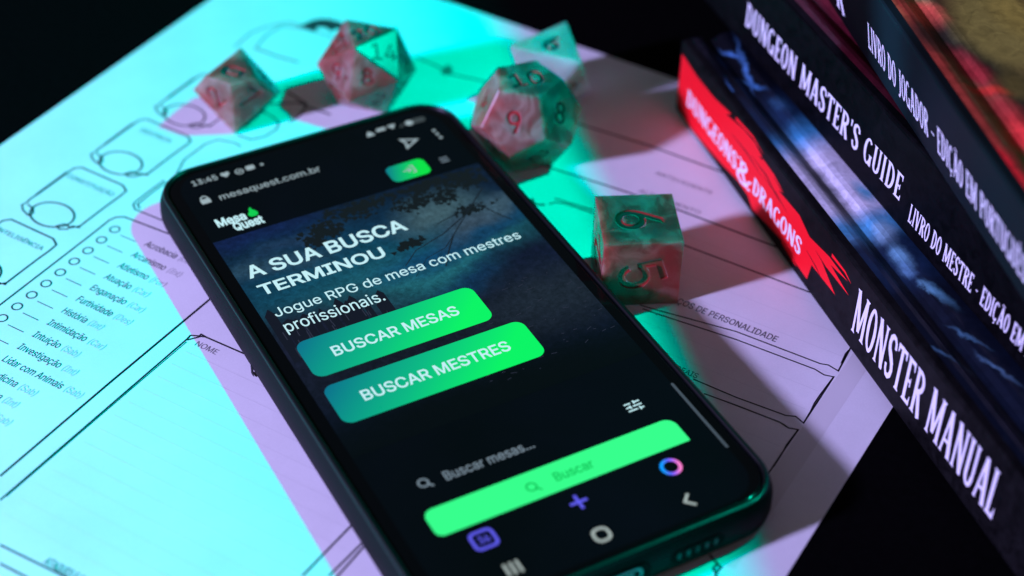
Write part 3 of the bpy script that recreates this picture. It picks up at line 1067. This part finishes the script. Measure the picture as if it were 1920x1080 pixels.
# status bar and address bar icons
polys("icon", SC, [at((422.5, 328.3), [(0, -1.0), (.9, -.1), (1.0, .6), (.5, 1.0), (0, .6), (-.5, 1.0), (-1.0, .6), (-.9, -.1)])], M['s_soft'], phone, 0.13)
icon([(at((448.7, 322.5), ell(0, 0, .85, .85, 0, 16)), .28, True), (at((448.7, 322.5), [(-.3, -.3), (.35, .3)]), .3, False)], M['s_soft'])
polys("icon", SC, [at((469, 315), round_rect(2.0, 1.6, .35, 3))], M['s_soft'], phone, 0.13)
polys("icon", SC, [at((491, 309), ell(0, 0, .4, .4, 0, 10))], M['s_soft'], phone, 0.13)
polys("icon", SC, [at((386, 378), round_rect(2.2, 1.7, .3, 3))], M['s_soft'], phone, 0.13)
icon([(at((386, 378), ell(0, .85, .75, .95, 0, 10, 0, 180)), .35, False)], M['s_soft'])
polys("icon", SC, [at((693.7, 252.5), [(-1.0, -.8), (1.0, -.8), (.7, .2), (0.0, 1.1), (-.7, .2)])], M['s_soft'], phone, 0.13)
polys("icon", SC, [at((714, 243.7), round_rect(2.3, 1.1, .3, 3))], M['s_soft'], phone, 0.13)
polys("icon", SC, [at((734.5, 238), [(-1.1, .7), (1.1, .7), (0, -1.0)])], M['s_soft'], phone, 0.13)
polys("icon", SC, [at((751, 236), [(-.7, -.7), (.6, -.7), (.6, .6)])], M['s_dim'], phone, 0.13)
polys("icon", SC, [at((778, 227.7), round_rect(5.2, 1.9, .9, 4))], M['s_dim'], phone, 0.13)
polys("icon", SC, [at((767, 231.5), ell(0, 0, .95, .95, 0, 14))], M['s_soft'], phone, 0.15)
icon([(SP((751, 263), (781, 262.5), (764, 278), (761, 269)), .55, True)], M['s_soft'])
for p in ((813.5, 245.5), (820, 252), (826.5, 258.5)):
    polys("icon", SC, [at(p, ell(0, 0, .42, .42, 0, 12))], M['s_soft'], phone, 0.13)
icon([(at((833, 300), [(-1.0, y), (1.0, y)]), .3, False) for y in (-.75, 0, .75)], M['s_grey'])
polys("icon", SC, [at((472.6, 398.5), [(0, -1.55), (.85, -1.3), (1.15, -.5), (.8, .4), (.35, .9), (.2, 1.9), (-.35, 1.2), (-.45, .5), (-.95, -.1), (-1.15, -.7), (-.8, -1.35)])], M['s_green'], phone, 0.13)
# page controls
icon([(at((1188.5, 762), [(x0, y), (x1, y)]), .34, False) for x0, x1, y in ((-1.7, -.3, .95), (.5, 1.7, .95), (-1.7, -.9, 0), (-.2, 1.7, 0), (-1.7, .3, -.95), (1.0, 1.7, -.95))] +
     [(at((1188.5, 762), [(x, y - .45), (x, y + .45)]), .34, False) for x, y in ((.45, .95), (-.75, 0), (.9, -.95))], M['s_white'])
for p, mm_ in (((794, 907), 's_grey'), ((997, 914.5), 's_greendark')):
    icon([(at(p, ell(0, .1, .95, .95, 0, 18)), .36, True), (at(p, [(.7, -.55), (1.5, -1.35)]), .4, False)], M[mm_])
icon([(at((907, 1012), round_rect(4.2, 3.9, .9, 4)), .62, True)], M['s_blue'])
cN = SC.px(907, 1012)
sans("screen_text", SC, "36", cN[0] - 1.05, cN[0] + 1.05, cN[1] - .8, 1.6, M['s_blue'], phone, 0.01, 0.13)
icon([(at((1085, 942), [(-1.75, 0), (1.75, 0)]), .62, False), (at((1085, 942), [(0, -1.75), (0, 1.75)]), .62, False)], M['s_blue'])
# ring with a blue to pink sweep
mt, nt, b = new_mat("screen_ring")
oc = objcoord(nt)
cR = SC.px(1258, 876)
sp = nt.nodes.new("ShaderNodeSeparateXYZ")
nt.links.new(oc, sp.inputs[0])
f = math_node(nt, 'ADD', math_node(nt, 'MULTIPLY_ADD', sp.outputs[0], 0.26, 0.5 - cR[0] * 0.26), math_node(nt, 'MULTIPLY_ADD', sp.outputs[1], -0.1, cR[1] * 0.1))
rp = ramp(nt, f, [(0.08, srgb(40, 140, 255)), (0.4, srgb(96, 80, 255)), (0.62, srgb(170, 80, 255)), (0.95, srgb(255, 110, 200))])
nt.links.new(rp.outputs[0], b.inputs["Emission Color"])
b.inputs["Emission Strength"].default_value = 1.0
b.inputs["Base Color"].default_value = (0.002, 0.002, 0.002, 1)
strokes("icon", SC, [(at((1258, 876), ell(0, 0, 1.75, 1.75, 0, 32)), .75, True)], mt, phone, 0.13)
# system keys
icon([(at((962, 1066), [(x, -1.45), (x, 1.45)]), .5, False) for x in (-1.2, 0, 1.2)], M['s_nav'])
icon([(at((1128, 1003), round_rect(2.9, 2.9, 1.15, 5)), .55, True)], M['s_nav'])
icon([(at((1291, 939), [(.75, 1.5), (-.8, 0), (.75, -1.5)]), .5, False)], M['s_nav'])
x_s = SC.px(1256.7, 720)
x_e = SC.px(1366.7, 838.9)
polys("scroll_strip", SC, [[((x_s[0] + x_e[0]) / 2 + x, (x_s[1] + x_e[1]) / 2 + y) for x, y in round_rect(.62, x_s[1] - x_e[1], .3)]], M['s_scroll'], phone, 0.13)

# ================================================================== books
M['pages'] = None
mt, nt, b = new_mat("page_edges")
oc = objcoord(nt)
w_ = nt.nodes.new("ShaderNodeTexWave")
w_.bands_direction = 'Z'
w_.inputs["Scale"].default_value = 2.4
w_.inputs["Distortion"].default_value = 1.5
nt.links.new(oc, w_.inputs["Vector"])
r = ramp(nt, w_.outputs["Fac"], [(0.0, (0.42, 0.39, 0.33)), (1.0, (0.66, 0.63, 0.56))])
nt.links.new(r.outputs[0], b.inputs["Base Color"])
b.inputs["Roughness"].default_value = 0.85
M['pages'] = mt
M['title'] = plain("white_title_print", (0.82, 0.81, 0.84), 0.5, 0.3)
M['red'] = plain("red_brush_print", (0.93, 0.008, 0.018), 0.5, 0.12)


def cover_mat(name, base, blobs, wob, wscale, seed, rough=0.34, grain=0.0, spec=0.35):
    mt, nt, b = new_mat(name)
    cc, oc = painted(nt, base, blobs, wob, wscale, seed)
    if grain:
        nz = noise(nt, oc, 0.35, 6, 0.7, 0.8)
        rr = ramp(nt, nz.outputs[0], [(0.3, (1 - grain,) * 3), (0.7, (1 + grain * .6,) * 3)])
        cc = mix(nt, 1.0, cc, rr.outputs[0], 'MULTIPLY')
    if isinstance(cc, tuple):
        b.inputs["Base Color"].default_value = tuple(cc[:3]) + (1,)
    else:
        nt.links.new(cc, b.inputs["Base Color"])
    b.inputs["Roughness"].default_value = rough
    b.inputs["Specular IOR Level"].default_value = spec
    fine = noise(nt, oc, 5.0, 3, 0.6)
    bp = nt.nodes.new("ShaderNodeBump")
    bp.inputs["Strength"].default_value = 0.06
    bp.inputs["Distance"].default_value = 0.0002
    nt.links.new(fine.outputs[0], bp.inputs["Height"])
    nt.links.new(bp.outputs[0], b.inputs["Normal"])
    return mt


def book(label, corner, ang, z0, z1, lean, spine_mat, cover_m, width=216.0, length=279.0):
    """hardcover lying flat: x runs along the spine away from its head, y into the book"""
    d = np.array([math.cos(math.radians(ang)), math.sin(math.radians(ang)), 0])
    n = np.array([-d[1], d[0], 0])                # into the book
    o = np.array([corner[0], corner[1], z0], float)
    e = tag(empty("hardcover_book", o, d, n), label, "book", "stack of hardcover books")
    T = z1 - z0
    lx = lambda y, z: y + lean * (1 - z / T)      # spine may lean back towards its foot

    def extrude(name, prof, mat, x0=0.0, x1=length):
        k = len(prof)
        segs = 14
        vs_, fs_ = [], []
        for i in range(segs + 1):
            x = x0 + (x1 - x0) * i / segs
            vs_ += [o + d * x + n * lx(y, z) + Z * z for y, z in prof]
        for i in range(segs):
            for j in range(k):
                fs_.append((i * k + j, i * k + (j + 1) % k, (i + 1) * k + (j + 1) % k, (i + 1) * k + j))
        fs_.append(tuple(range(k - 1, -1, -1)))
        fs_.append(tuple(range(segs * k, (segs + 1) * k)))
        ob = finish(make(name, vs_, fs_, mat, e))
        return ob

    th = 2.4
    g = 0.02
    extrude("spine", [(0.55, g), (2.2, g), (2.2, T - g), (0.55, T - g), (0.16, T - 0.3), (0.0, T - 0.9), (0.0, 0.9), (0.16, 0.3)], spine_mat)
    top = [(2.22, T), (3.6, T + 0.0), (4.8, T - 0.25), (5.9, T - 1.0), (7.2, T - 1.35), (8.6, T - 1.0), (9.8, T - 0.2), (11.0, T), (width, T), (width, T - th), (2.22, T - th)]
    extrude("front_cover", top, cover_m)
    bot = [(2.22, 0.0), (2.22, th), (width, th), (width, 0.0), (11.0, 0.0), (9.8, 0.2), (8.6, 1.0), (7.2, 1.35), (5.9, 1.0), (4.8, 0.25), (3.6, 0.0)]
    extrude("back_cover", bot, spine_mat)
    extrude("page_block", [(2.6, th + .01), (width - 4, th + .01), (width - 4, T - th - .01), (2.6, T - th - .01)], M['pages'], 3.0, length - 3.0)
    b_up = -n * (-lean / T) * -1.0
    up = Z * T - n * lean
    fr = Frame(o + n * lean, d, up)               # spine face, x along the spine, y up
    return e, fr, o, d, n


blk = cover_mat("black_spine_print", (0.012, 0.012, 0.015), [], 3, .08, 1.0, 0.42)

# --- lowest book
SPN_MM = cover_mat("monster_book_spine", (0.007, 0.007, 0.007), [], 1, .05, 1.0, 0.45, 0.8, spec=0.06)
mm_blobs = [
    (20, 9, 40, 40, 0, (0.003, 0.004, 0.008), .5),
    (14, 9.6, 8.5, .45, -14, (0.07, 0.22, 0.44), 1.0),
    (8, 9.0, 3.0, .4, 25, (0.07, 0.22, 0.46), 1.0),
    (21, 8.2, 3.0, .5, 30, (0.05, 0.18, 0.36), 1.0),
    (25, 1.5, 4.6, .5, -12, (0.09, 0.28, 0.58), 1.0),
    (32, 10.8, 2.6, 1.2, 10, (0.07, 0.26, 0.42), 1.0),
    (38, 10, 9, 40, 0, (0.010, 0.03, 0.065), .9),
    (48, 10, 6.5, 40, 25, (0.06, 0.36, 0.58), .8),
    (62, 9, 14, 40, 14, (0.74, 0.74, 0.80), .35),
    (61, 6.6, 16, 1.5, 2, (0.12, 0.13, 0.14), 1.0),  # shade of the hinge groove, painted into the cover colour
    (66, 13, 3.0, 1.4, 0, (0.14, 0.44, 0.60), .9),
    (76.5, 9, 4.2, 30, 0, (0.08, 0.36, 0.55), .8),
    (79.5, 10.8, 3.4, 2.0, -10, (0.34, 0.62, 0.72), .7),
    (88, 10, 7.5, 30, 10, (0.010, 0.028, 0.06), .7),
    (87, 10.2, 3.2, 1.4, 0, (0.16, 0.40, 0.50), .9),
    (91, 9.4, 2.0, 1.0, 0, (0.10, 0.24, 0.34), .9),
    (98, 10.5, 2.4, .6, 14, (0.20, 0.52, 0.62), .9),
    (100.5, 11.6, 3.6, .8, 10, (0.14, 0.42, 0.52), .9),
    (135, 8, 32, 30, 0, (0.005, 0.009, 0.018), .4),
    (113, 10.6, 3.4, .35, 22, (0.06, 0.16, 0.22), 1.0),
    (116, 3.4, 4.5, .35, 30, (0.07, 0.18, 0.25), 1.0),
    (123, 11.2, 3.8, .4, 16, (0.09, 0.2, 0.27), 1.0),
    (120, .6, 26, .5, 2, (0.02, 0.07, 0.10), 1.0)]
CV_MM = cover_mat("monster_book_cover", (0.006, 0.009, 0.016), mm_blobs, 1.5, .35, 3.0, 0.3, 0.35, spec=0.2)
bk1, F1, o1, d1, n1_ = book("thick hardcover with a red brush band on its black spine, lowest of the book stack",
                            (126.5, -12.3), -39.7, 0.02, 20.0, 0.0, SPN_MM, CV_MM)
red = [(1279, 101), (1309, 146), (1340, 184), (1372, 214), (1362, 214), (1395, 243), (1416, 268), (1430, 296), (1423, 292), (1444, 319), (1467, 361), (1460, 357), (1499, 403), (1518, 444), (1555, 481),
       (1590, 528), (1558, 497), (1592, 555), (1541, 490), (1566, 553), (1522, 497), (1513, 523), (1481, 477), (1467, 453), (1439, 421), (1411, 393), (1402, 366), (1383, 338),
       (1356, 310), (1323, 273), (1296, 240), (1277, 208), (1270, 190)]
rp_ = [tuple(F1.px(x, y)) for x, y in red]
rp_ = [(max(x, 0.15), min(max(y, 0.4), 19.0)) for x, y in rp_]
polys("brush_band", F1, [rp_], M['red'], bk1, 0.03)
for st in (((1560, 478), (1585, 510), (1596, 532)), ((1466, 452), (1488, 490), (1494, 500)), ((1380, 222), (1412, 256), (1432, 290)), ((1430, 300), (1452, 330), (1470, 362))):
    strokes("brush_streak", F1, [([tuple(F1.px(*p)) for p in st], [.9, .6, .05], False)], M['red'], bk1, 0.045)
M['streak'] = plain("dark_streak_print", (0.02, 0.004, 0.005), 0.5, 0.1)
for st in (((1372, 250), (1400, 285), (1428, 330)), ((1408, 290), (1438, 330), (1462, 380)), ((1530, 470), (1548, 500), (1572, 540)), ((1512, 468), (1530, 500), (1540, 522)), ((1432, 330), (1455, 362), (1476, 398)), ((1376, 352), (1396, 378), (1414, 398))):
    strokes("brush_gap", F1, [([tuple(F1.px(*p)) for p in st], [.06, .34, .05], False)], M['streak'], bk1, 0.05)
serif_px("spine_lettering", F1, "DUNGEONS", (1290, 172), (1382, 308), (1340, 266), 4.4, M['title'], bk1, gap=.04, off=0.07)
serif_px("spine_lettering", F1, "&", (1385, 299), (1410, 338), (1392, 344), 5.6, M['title'], bk1, off=0.07)
serif_px("spine_lettering", F1, "DRAGONS", (1413, 342), (1503, 462), (1432, 389), 4.3, M['title'], bk1, gap=.04, off=0.07)
serif_px("spine_lettering", F1, "MONSTER MANUAL", (1597, 612), (1866, 955), (1690, 745), (1712, 672), M['title'], bk1, off=0.07)

# --- middle book
CV_DM = cover_mat("red_cover", (0.15, 0.016, 0.022), [(30, 6, 60, 12, 0, (0.26, 0.035, 0.04), .8), (135, 6, 40, 16, 0, (0.10, 0.008, 0.018), .6), (200, 8, 50, 30, 0, (0.02, 0.006, 0.008), .6)], 4, .1, 5.0, 0.36, 0.4)
SPN_DM = cover_mat("master_book_spine", (0.0035, 0.0035, 0.004), [], 2, .1, 4.0, 0.42, 0.8, spec=0.05)
o2 = np.array([188.5, -45.9]) - np.array([math.cos(math.radians(-38.55)), math.sin(math.radians(-38.55))]) * 150
bk2, F2, _, _, _ = book("hardcover with white title lettering on a plain black spine, between the other two books",
                        o2, -38.55, 20.03, 41.4, 0.0, SPN_DM, CV_DM)
serif_px("spine_lettering", F2, "DUNGEON MASTER'S GUIDE", (1400, 24), (1688, 372), (1560, 232), (1574, 195), M['title'], bk2, off=0.07)
serif_px("spine_lettering", F2, "LIVRO DO MESTRE - EDI\u00c7\u00c3O EM PORTUGU\u00caS", (1704, 405), (2010, 775), (1770, 492), (1780, 462), M['title'], bk2, off=0.07, gap=.05)
serif("spine_lettering", F2, "DUNGEONS & DRAGONS", 6, 74, 7.0, 5.0, M['title'], bk2, off=0.07, big=1.35, gap=.04)

# --- top book
A3 = -47.24
D3 = np.array([math.cos(math.radians(A3)), math.sin(math.radians(A3)), 0])
o3 = np.array([181.3, -41.05]) - D3[:2] * 172
CF3 = Frame((o3[0], o3[1], 62.5), D3, (-D3[1], D3[0], 0))
at3 = lambda x, y: tuple(CF3.px(x, y))
ph_blobs = [
    (160, 1.5, 240, 3.6, 0, (0.50, 0.07, 0.04), .6),
    (150, 7.4, 240, 2.3, 0, (0.06, 0.30, 0.09), .7),  # hinge band's green, strengthened in the colour to stand in for green lamp light
    at3(1668, 12) + (10, 1.6, 0, (0.75, 0.22, 0.08), .8),
    at3(1738, 22) + (6.5, 3.2, 10, (0.85, 0.13, 0.07), .4),
    at3(1795, 75) + (11, 5.5, 50, (0.07, 0.03, 0.02), .5),
    at3(1865, 130) + (20, 4.0, 12, (0.02, 0.025, 0.016), .5),
    at3(1880, 55) + (15, 8.5, 0, (0.33, 0.30, 0.06), .35),
    at3(1905, 25) + (9, 4, 0, (0.42, 0.36, 0.06), .8),
    at3(1822, 128) + (8, 2.2, 10, (0.34, 0.03, 0.03), .8),
    at3(1856, 166) + (3.6, 1.3, 60, (1.0, 0.06, 0.03), .7),
    at3(1885, 205) + (8, 2.6, 10, (0.36, 0.04, 0.03), .7),
    at3(1905, 160) + (4.5, 3, 0, (0.16, 0.14, 0.03), .8),
    at3(1918, 250) + (5, 2.5, 0, (0.8, 0.05, 0.04), .7),
    at3(1882, 312) + (7.5, 1.9, 0, (0.95, 0.03, 0.035), .3),
    at3(1950, 420) + (6, 30, 0, (0.02, 0.03, 0.02), .4)]
CV_PH = cover_mat("painted_cover", (0.09, 0.05, 0.02), ph_blobs, 1.6, .22, 6.0, 0.4, 0.4, spec=0.12)
SPN_PH = cover_mat("player_book_spine", (0.0035, 0.0038, 0.0042), [(176, 0, 9, 60, 0, (0.008, 0.025, 0.025), .9), (198, 0, 12, 60, 0, (0.005, 0.009, 0.010), .8), (232, 0, 18, 60, 0, (0.005, 0.014, 0.013), .9)], 4, .12, 7.0, 0.42, spec=0.05)
bk3, F3, _, _, _ = book("hardcover with painted red and green front cover facing up, topmost of the book stack",
                        o3, -47.24, 41.43, 62.5, 4.2, SPN_PH, CV_PH)
serif_px("spine_lettering", F3, "LIVRO DO JOGADOR \u2013 EDI\u00c7\u00c3O EM PORTUGU\u00caS", (1628, 70), (1925, 498), (1700, 196), (1707, 160), M['title'], bk3, off=0.07, gap=.05)
serif_px("spine_lettering", F3, "PLAYER'S HANDBOOK", (1360, -330), (1584, 18), (1578, 22), 8.2, M['title'], bk3, off=0.07)

# ================================================================== dice
PHI = (1 + 5 ** .5) / 2


def solid(kind):
    if kind == 6:
        P = list(itertools.product((-1, 1), repeat=3))
    elif kind == 8:
        P = [(1, 0, 0), (-1, 0, 0), (0, 1, 0), (0, -1, 0), (0, 0, 1), (0, 0, -1)]
    elif kind == 12:
        P = list(itertools.product((-1, 1), repeat=3)) + [(0, a / PHI, b * PHI) for a in (-1, 1) for b in (-1, 1)] + \
            [(a / PHI, b * PHI, 0) for a in (-1, 1) for b in (-1, 1)] + [(b * PHI, 0, a / PHI) for a in (-1, 1) for b in (-1, 1)]
    elif kind == 20:
        P = [(0, a, b * PHI) for a in (-1, 1) for b in (-1, 1)] + [(a, b * PHI, 0) for a in (-1, 1) for b in (-1, 1)] + [(b * PHI, 0, a) for a in (-1, 1) for b in (-1, 1)]
    else:
        h = 0.105573
        P = [(math.cos(k * math.pi / 5), math.sin(k * math.pi / 5), h * (1 if k % 2 else -1)) for k in range(10)] + [(0, 0, 1), (0, 0, -1)]
    P = np.array(P, float)
    return P / np.linalg.norm(P, axis=1).max()


def solid_faces(P):
    """outward normals and ordered vertex loops"""
    seen, out = {}, []
    for i, j, k in itertools.combinations(range(len(P)), 3):
        nn = np.cross(P[j] - P[i], P[k] - P[i])
        L = np.linalg.norm(nn)
        if L < 1e-6:
            continue
        nn = nn / L
        dd = (P - P[i]) @ nn
        if (dd < 1e-3).all() or (dd > -1e-3).all():
            if P[i] @ nn < 0:
                nn = -nn
            key = tuple(np.round(nn, 2) + 0.)
            if key in seen:
                continue
            seen[key] = 1
            idx = [q for q in range(len(P)) if abs((P[q] - P[i]) @ nn) < 1e-3]
            c = P[idx].mean(0)
            ax = P[idx[0]] - c
            ax /= np.linalg.norm(ax)
            ay = np.cross(nn, ax)
            idx.sort(key=lambda q: math.atan2((P[q] - c) @ ay, (P[q] - c) @ ax))
            out.append((nn, idx))
    return out


def turn(n, t):
    v, c = np.cross(n, t), n @ t
    if np.linalg.norm(v) < 1e-9:
        return np.eye(3) if c > 0 else np.diag([1, -1, -1.])
    k = np.array([[0, -v[2], v[1]], [v[2], 0, -v[0]], [-v[1], v[0], 0]])
    return np.eye(3) + k + k @ k / (1 + c)


def resin(name, seed, white, red_c, glow):
    """cloudy two-colour casting resin with a little glitter"""
    mt, nt, b = new_mat(name)
    oc = objcoord(nt)
    n0 = noise(nt, oc, 0.10, 3, 0.5)
    n0.noise_dimensions = '4D'
    n0.inputs["W"].default_value = seed
    sc = nt.nodes.new("ShaderNodeVectorMath")
    sc.operation = 'SCALE'
    sc.inputs[3].default_value = 9.0
    nt.links.new(n0.outputs["Color"], sc.inputs[0])
    ad = nt.nodes.new("ShaderNodeVectorMath")
    ad.operation = 'ADD'
    nt.links.new(oc, ad.inputs[0])
    nt.links.new(sc.outputs[0], ad.inputs[1])
    n1 = noise(nt, ad.outputs[0], 0.13, 5, 0.55, 1.2)
    rp = ramp(nt, n1.outputs[0], [(0.32, red_c), (0.46, tuple(x * .8 + y * .2 for x, y in zip(red_c, white))), (0.60, white), (0.76, tuple(min(1, x * 1.1) for x in white))])
    n2 = noise(nt, oc, 0.12, 2, 0.5)
    n2.noise_dimensions = '4D'
    n2.inputs["W"].default_value = seed + 3
    gl = ramp(nt, n2.outputs[0], [(0.5, (0, 0, 0)), (0.66, (1, 1, 1))])
    cc = mix(nt, math_node(nt, 'MULTIPLY', gl.outputs[0], 0.75), rp.outputs[0], glow)
    nt.links.new(cc, b.inputs["Base Color"])
    vr = nt.nodes.new("ShaderNodeTexVoronoi")
    vr.inputs["Scale"].default_value = 2.6
    nt.links.new(oc, vr.inputs["Vector"])
    sparkle = ramp(nt, vr.outputs["Distance"], [(0.0, (1, 1, 1)), (0.10, (0, 0, 0))])
    b.inputs["Roughness"].default_value = 0.3
    b.inputs["Specular IOR Level"].default_value = 0.5
    b.inputs["IOR"].default_value = 1.5
    b.inputs["Subsurface Weight"].default_value = 1.0
    b.inputs["Subsurface Radius"].default_value = (1.0, 0.62, 0.55)
    b.inputs["Subsurface Scale"].default_value = 0.011
    b.inputs["Transmission Weight"].default_value = 0.42
    nt.links.new(math_node(nt, 'MULTIPLY', sparkle.outputs[0], 0.5), b.inputs["Metallic"])
    return mt


M['numeral'] = plain("numeral_recess", (0.40, 0.035, 0.035), 0.18, 0.5)


def die(name, label, kind, seed, rz, x, y, size, digits, default, dsize, rolls, white=(0.58, 0.33, 0.27), red_c=(0.32, 0.060, 0.042), glow=(0.66, 0.08, 0.075), num=None):
    """digits: {pixel of the face's middle: (text, pixel direction of its top)}"""
    P = solid(kind)
    nrm0 = solid_faces(P)[0][0]
    if kind == 6:
        nrm0 = np.array([0, 0, -1.])
    R = turn(nrm0, np.array([0, 0, -1.]))
    c, s = math.cos(rz), math.sin(rz)
    A = np.array([[c, -s, 0], [s, c, 0], [0, 0, 1]]) @ R
    W = P @ A.T * size
    W[:, 2] -= W[:, 2].min() - 0.03
    W += np.array([x, y, 0])
    F = solid_faces(W - W.mean(0))
    e = tag(empty(name, (x, y, 0.03)), label, "die", "marbled resin dice")
    body = finish(make("body", W, [tuple(i) for _, i in F], resin(name + "_resin", seed, white, red_c, glow), e))
    bm = bmesh.new()
    bm.from_mesh(body.data)
    bmesh.ops.bevel(bm, geom=list(bm.edges), offset=0.00022, segments=2, affect='EDGES', profile=0.6)
    bm.to_mesh(body.data)
    bm.free()
    # engraved numerals: cut out of the body with one cutter
    fp = []
    for nn, idx in F:
        cc_ = W[idx].mean(0)
        q = CAM_R @ (cc_ - CAM_C)
        fp.append((cc_, nn, (q[0] / q[2] * CAM_F + 960, q[1] / q[2] * CAM_F + 540), idx))
    used = {}
    for pxl, val in digits.items():
        vis = [k for k in range(len(fp)) if fp[k][1] @ (CAM_C - fp[k][0]) > 0 and k not in used]
        k = min(vis, key=lambda k: math.hypot(fp[k][2][0] - pxl[0], fp[k][2][1] - pxl[1]))
        used[k] = val
    pool = [str(v) for v in default if str(v) not in [v_[0] for v_ in used.values()]]
    vs_, fs_, floors = [], [], []
    for k, (cc_, nn, _, idx) in enumerate(fp):
        if nn[2] < -0.95:
            continue
        if k in used:
            txt, updir = used[k]
            upv = CAM_R[0] * updir[0] + CAM_R[1] * updir[1]
        else:
            txt = pool.pop(0) if pool else str(k)
            upv = W[idx[0]] - cc_
        upv = upv - nn * (upv @ nn)
        upv /= np.linalg.norm(upv)
        rt = np.cross(upv, nn)
        vv, ff = glyph_mesh(txt, 0.012)
        mid = (vv.max(0) + vv.min(0)) / 2
        h = vv[:, 1].max() - vv[:, 1].min()
        kx = dsize / max(h, 0.1)
        b0, nvv = len(vs_), len(vv)
        for off in (0.35, -0.4):
            vs_ += [cc_ + (rt * (p[0] - mid[0]) + upv * (p[1] - mid[1])) * kx + nn * off for p in vv]
        floors.append(([cc_ + (rt * (p[0] - mid[0]) + upv * (p[1] - mid[1])) * kx - nn * 0.385 for p in vv], ff))
        cnt = {}
        for f_ in ff:
            for a_, b_ in zip(f_, f_[1:] + f_[:1]):
                cnt[(a_, b_)] = cnt.get((a_, b_), 0) + 1
        fs_ += [tuple(b0 + i for i in f_) for f_ in ff] + [tuple(b0 + nvv + i for i in f_[::-1]) for f_ in ff]
        for (a_, b_) in cnt:
            if (b_, a_) not in cnt:
                fs_.append((b0 + b_, b0 + a_, b0 + nvv + a_, b0 + nvv + b_))
    cut = make("cutter", vs_, fs_, num or M['numeral'], e)
    bm = bmesh.new()
    bm.from_mesh(cut.data)
    bmesh.ops.remove_doubles(bm, verts=bm.verts, dist=2e-7)
    bmesh.ops.recalc_face_normals(bm, faces=bm.faces)
    bm.to_mesh(cut.data)
    bm.free()
    md = body.modifiers.new("engrave", 'BOOLEAN')
    md.object = cut
    md.operation = 'DIFFERENCE'
    md.solver = 'EXACT'
    md.material_mode = 'TRANSFER'
    md.use_hole_tolerant = True
    bpy.context.view_layer.update()
    dg = bpy.context.evaluated_depsgraph_get()
    me = bpy.data.meshes.new_from_object(body.evaluated_get(dg), preserve_all_data_layers=True, depsgraph=dg)
    body.modifiers.clear()
    span = lambda q: np.ptp(np.array([v.co[:] for v in q.vertices]), axis=0).max() if len(q.vertices) else 0
    if span(me) > 0.97 * span(body.data) and sum(p.area for p in me.polygons) > 0.9 * sum(p.area for p in body.data.polygons):
        body.data = me
        for w_, f_ in floors:        # the floor of each engraved numeral
            make("numeral", w_, f_, num or M['numeral'], e)
    else:
        print("ENGRAVE FAILED", name)
    bpy.data.objects.remove(cut)
    return e


UPR = (0.0, -1.0)
die("six_sided_die", "marbled resin cube die with engraved 6 and 5, standing against the phone's long edge", 6, 1.0, 2.194, 147.94, -74.2, 14.373,
    {(1195, 405): ("6", (0.9, -0.25)), (1205, 515): ("5", (0.85, -0.35))}, [1, 2, 3, 4], 10.0, None,
    white=(0.58, 0.22, 0.17), red_c=(0.30, 0.028, 0.018), glow=(0.50, 0.05, 0.045), num=plain("clear_recess", (0.30, 0.035, 0.026), 0.08, 0.7))
die("twenty_sided_die", "marbled resin die with many small triangular faces, just beyond the phone's top edge", 20, 2.6, 2.861, 61.6, -49.2, 12.263,
    {(670, 135): ("8", UPR), (628, 130): ("9.", UPR), (690, 185): ("2", UPR), (670, 70): ("20", (-.4, -1)), (730, 110): ("14", UPR)}, list(range(1, 20)), 4.2, None)
die("twelve_sided_die", "rounded resin die with pentagon faces, touching the phone's corner", 12, 4.1, 3.484, 104.54, -47.36, 13.12,
    {(960, 225): ("9", (-.15, -1)), (990, 145): ("10", (-.2, -1)), (1048, 215): ("8", (.2, -1)), (1010, 295): ("2", (.5, -1)), (905, 190): ("4", (-.5, -1))}, list(range(1, 13)), 5.2, None)
die("ten_sided_die", "marbled resin die with kite-shaped faces marked 0, 2 and 7, nearest the sheet's left edge", 10, 5.3, 1.432, 39.27, -70.8, 10.531,
    {(435, 125): ("0", (-.8, -.6)), (405, 195): ("2", (-.5, -.8)), (475, 185): ("7", (.35, -1))}, list(range(10)), 5.4, None)
die("eight_sided_die", "pale resin die glowing green, leaning its triangular faces behind the pentagon-faced die", 8, 7.7, 6.214, 97.5, -23.2, 13.0,
    {(1035, 100): ("6", (.2, -1))}, list(range(1, 9)), 6.0, None, white=(0.62, 0.68, 0.60), red_c=(0.50, 0.48, 0.42), glow=(0.56, 0.6, 0.52))
for o in bpy.data.objects:
    if '_mw' in o.keys():
        del o['_mw']
